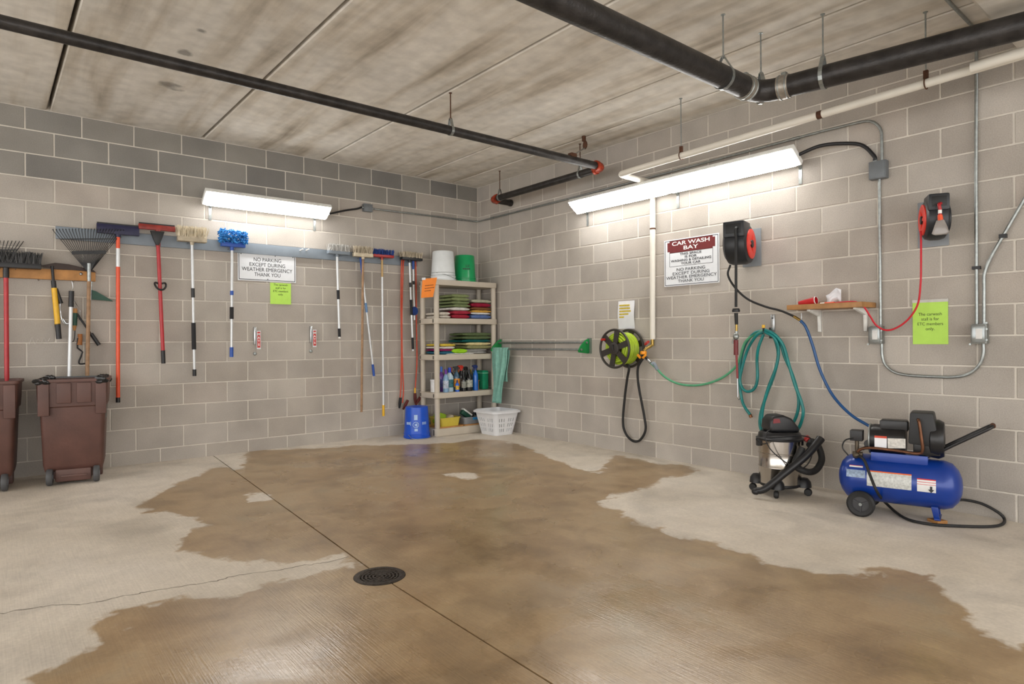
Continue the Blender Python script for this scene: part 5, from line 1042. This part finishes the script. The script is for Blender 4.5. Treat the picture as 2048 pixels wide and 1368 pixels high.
# ------------------------------------------------------------------ air compressor
e0, e1 = V((-.50, -4.875, 0)), V((-.325, -5.555, 0))
AX = (e1-e0).normalized(); SD = V((AX.y, -AX.x, 0)); SD = SD if SD.dot(-FW) > 0 else -SD     # SD faces the room
LN = (e1-e0).length; zf = FZ(-5.2); zc_ = zf+.236; rT = .155
CC = (e0+e1)/2; CO = V((CC.x, CC.y, zf))
cm = thing('air_compressor', 'blue portable air compressor tank with black motor and handle', 'compressor', CO)
M_CBLUE = pm('compressor_blue', '10388f', .28, .1, var=.08, scale=8, coat=.15)
c3 = lambda a, s, z: CC+AX*a+SD*s+Z*(zc_-CC.z+z)
hl = LN/2
MB().lathe([(.001, -hl), (.05, -hl+.004), (.1, -hl+.022), (.14, -hl+.055), (rT, -hl+.1), (rT, hl-.1), (.14, hl-.055), (.1, hl-.022), (.05, hl-.004), (.001, hl)], c3(0, 0, 0), AX, 44, False).build('tank', M_CBLUE, cm)
MB().prism([(-.15, .11), (.17, .11), (.17, .185), (-.15, .185)], c3(0, .085, 0), AX, Z, -SD*.17).build('saddle', M_CBLUE, cm, bevel=.005)
MB().prism([(.06, .184), (.12, .184), (.12, .188), (.06, .188)], c3(0, .08, 0), AX, Z, -SD*.04).build('saddle_slot', M_BLACK, cm)
# motor and pump
mo = MB().lathe([(0, -.155), (.06, -.155), (.09, -.145), (.098, -.12), (.098, .06), (0, .06)], c3(-.015, .0, .265), AX, 30, False).build('motor', pm('motor_black', '131316', .35, var=.1), cm)
MB().torus(c3(-.16, 0, .265), AX, .095, .006).build('end_band', M_GALV, mo)
MB().prism([(-.1, .33), (.06, .33), (.06, .39), (.05, .4), (-.09, .4), (-.1, .39)], c3(0, .06, 0), AX, Z, -SD*.1).build('capacitor_cover', MATS['motor_black'], mo, bevel=.01)
MB().prism([(-.125, .215), (-.055, .215), (-.055, .295), (-.125, .295)], c3(0, .0975, 0), AX, Z, SD*.002).build('label', M_PAPER, mo, smooth=False); MB().prism([(-.125, .283), (-.055, .283), (-.055, .297), (-.125, .297)], c3(0, .0995, 0), AX, Z, SD*.001).build('label_header', pm('label_red', 'c8432a', .5), mo, smooth=False)
MB().prism([(-.05, .22), (.05, .228), (.05, .29), (-.05, .285)], c3(0, .0975, 0), AX, Z, SD*.002).build('rating_plate', pm('silver_label', 'c9c6c0', .35, .2, var=.3, scale=60), mo, smooth=False)
pu = MB().prism([(.065, .26), (.075, .462), (.2, .462), (.235, .28), (.2, .25)], c3(0, .105, 0), AX, Z, -SD*.19).build('pump_shroud', pm('shroud_black', '1c1d20', .5, var=.1), cm, bevel=.012)
MB().lathe([(0, -.03), (.07, -.03), (.12, -.01), (.125, .03), (.11, .06), (0, .065)], c3(.195, 0, .29), AX, 30, False).build('fan_cover', MATS['motor_black'], pu); MB().prism([(.09, .188), (.24, .188), (.24, .3), (.09, .3)], c3(0, .09, 0), AX, Z, -SD*.17).build('crankcase', MATS['motor_black'], pu, bevel=.02)
MB().tube([c3(.12, .11, .42), c3(.125, .135, .415), c3(.13, .14, .39), c3(.14, .14, .3), c3(.145, .135, .235), c3(.12, .125, .205), c3(.0, .12, .212), c3(-.12, .11, .215), c3(-.19, .09, .205), c3(-.225, .08, .18), c3(-.23, .075, .15)], .0095, 10, sub=5).build('copper_tube', pm('weathered_copper', '6f4a35', .35, .7, var=.35, scale=20), cm)
MB().box(c3(-.235, .05, .285), (.075, .085, .07), Matrix.Rotation(math.atan2(AX.y, AX.x), 3, 'Z')).build('pressure_switch', M_BLACK, cm, bevel=.004); MB().cyl(c3(-.235, .05, .15), c3(-.235, .05, .25), .013, n=10).cyl(c3(-.26, .06, .16), c3(-.2, .06, .16), .016, n=10).ball(c3(-.235, .09, .155), .022).build('valve_manifold', pm('dull_brass', '5d5346', .45, .6, var=.3), cm); MB().lathe([(0, 0), (.026, 0), (.026, .03), (0, .03)], c3(-.165, .05, .235), SD, 16, False).cyl(c3(-.2, .05, .19), c3(-.165, .055, .235), .008, n=8).build('gauge', M_BLACK, cm)
MB().tube([c3(-.25, .09, .27), c3(-.3, .1, .25), c3(-.315, .1, .2), c3(-.28, .1, .15)], .005, 6, sub=5).build('switch_wire', M_BLACK, cm)
def decal(a0, a1, t0, t1, mat, nm, dr=.0015):
    m_ = MB(); k = 8; vs = []
    for i in range(k+1):
        an = t0+(t1-t0)*i/k; d_ = SD*math.cos(an)+Z*math.sin(an); vs += [c3(a0, 0, 0)+d_*(rT+dr), c3(a1, 0, 0)+d_*(rT+dr)]
    m_.add(vs, [(2*i, 2*i+1, 2*i+3, 2*i+2) for i in range(k)]); return m_.build(nm, mat, cm)
M_DEC = pm('decal_print', 'c7c9c6', .3, var=.25, scale=70)
decal(-.165, .085, -.18, .42, M_DEC, 'warning_label'); decal(-.165, .085, .42, .47, pm('decal_orange', 'e0662a', .4), 'label_header', .002); decal(.115, .215, -.18, .33, pm('decal_white', 'dcdcdc', .35, var=.06), 'caution_label'); decal(.115, .215, .30, .345, pm('decal_red', 'c5272f', .4), 'caution_stripe', .002); decal(.115, .215, .2, .222, MATS['decal_red'], 'caution_stripe', .002); decal(.115, .215, .11, .13, MATS['decal_red'], 'caution_stripe', .002)
decal(-.285, -.175, .12, .44, pm('decal_blue_grey', '8fa3bd', .35, var=.4, scale=60), 'spec_label'); decal(-.27, -.19, .55, .62, MATS['decal_white'], 'small_label'); decal(-.27, -.19, .62, .64, MATS['decal_red'], 'small_label_edge', .002)
m_ = MB()
an = -.06; d_ = SD*math.cos(an)+Z*math.sin(an); m_.prism([(-.006, .02), (-.006, 0), (-.016, 0), (0, -.02), (.016, 0), (.006, 0), (.006, .02)], c3(.19, 0, 0)+d_*(rT+.003), AX, Z, SD*.0006); m_.build('arrow_mark', M_INK, cm, smooth=False)
# wheels, leg, handle
for sd in (1, -1):
    wc = c3(-.20, (rT+.005)*sd, 0); wc.z = zf+.084
    wl_ = MB().lathe([(.05, -.02), (.072, -.024), (.084, -.014), (.084, .014), (.072, .024), (.05, .02)], wc, SD*sd, 32, False).build('wheel', M_RUB, cm)
    m_ = MB().lathe([(0, -.005), (.06, -.005), (.06, .008), (0, .008)], wc, SD*sd, 24, False)
    for k in range(3):
        an = k*2.094+.5; dv = AX*math.cos(an)+Z*math.sin(an); m_.prism([(-.004, .0), (.004, 0), (.004, .06), (-.004, .06)], wc+SD*sd*.006, (SD*sd).cross(dv), dv, SD*sd*.012)
    m_.build('hub', pm('hub_dark_grey', '3a3a3d', .45), wl_); MB().cyl(wc, wc+SD*sd*.024, .010, n=10).build('axle_nut', M_GALV, wl_)
lg = MB()
for sd in (1, -1): lg.prism([(-.02, -.115), (.02, -.115), (.03, -.245+.03), (.0, -.245+.03)], c3(.2, .075*sd+.004, 0), AX, Z, -SD*.008)
lg.prism([(.0, -.245+.03), (.035, -.245+.03), (.035, -.245+.038), (0, -.245+.038)], c3(.2, .085, 0), AX, Z, -SD*.17).build('foot', M_CBLUE, cm, bevel=.002)
MB().tube([c3(.12, .06, .165), c3(.2, .06, .2), c3(.33, .06, .285), c3(.47, .06, .375), c3(.5, .03, .395), c3(.5, -.03, .395), c3(.47, -.06, .375), c3(.33, -.06, .285), c3(.2, -.06, .2), c3(.12, -.06, .165)], .0115, 10, sub=3).build('handle', M_BLACK, cm); MB().cyl(c3(.503, -.03, .396), c3(.503, .03, .396), .0145, n=10).build('handle_grip', M_RUST, cm)
tag(MB().box(c3(.215, .03, -.245+.014), (.075, .08, .024), Matrix.Rotation(-.5, 3, 'Z')).build('wood_block', M_WOOD, None, bevel=.002), 'small wooden block under the compressor foot', 'block')
cz = lambda px, py, h=.012: F(px, py)+Z*h
tag(MB().tube([c3(-.235, .07, .15), at(1728, 920, x=-.62), at(1740, 950, x=-.66), at(1755, 985, x=-.68), cz(1775, 1018, .03), cz(1810, 1040), cz(1860, 1052), cz(1920, 1056), cz(1975, 1057), cz(2003, 1053), cz(2009, 1043), R(1998, 1026, .03), R(1965, 1008, .035), R(1930, 1000, .08), c3(.3, -.03, -.1)], .009, 10, sub=6).build('power_cord', M_RUB, None), 'black power cord looping on the floor around the compressor', 'cord')
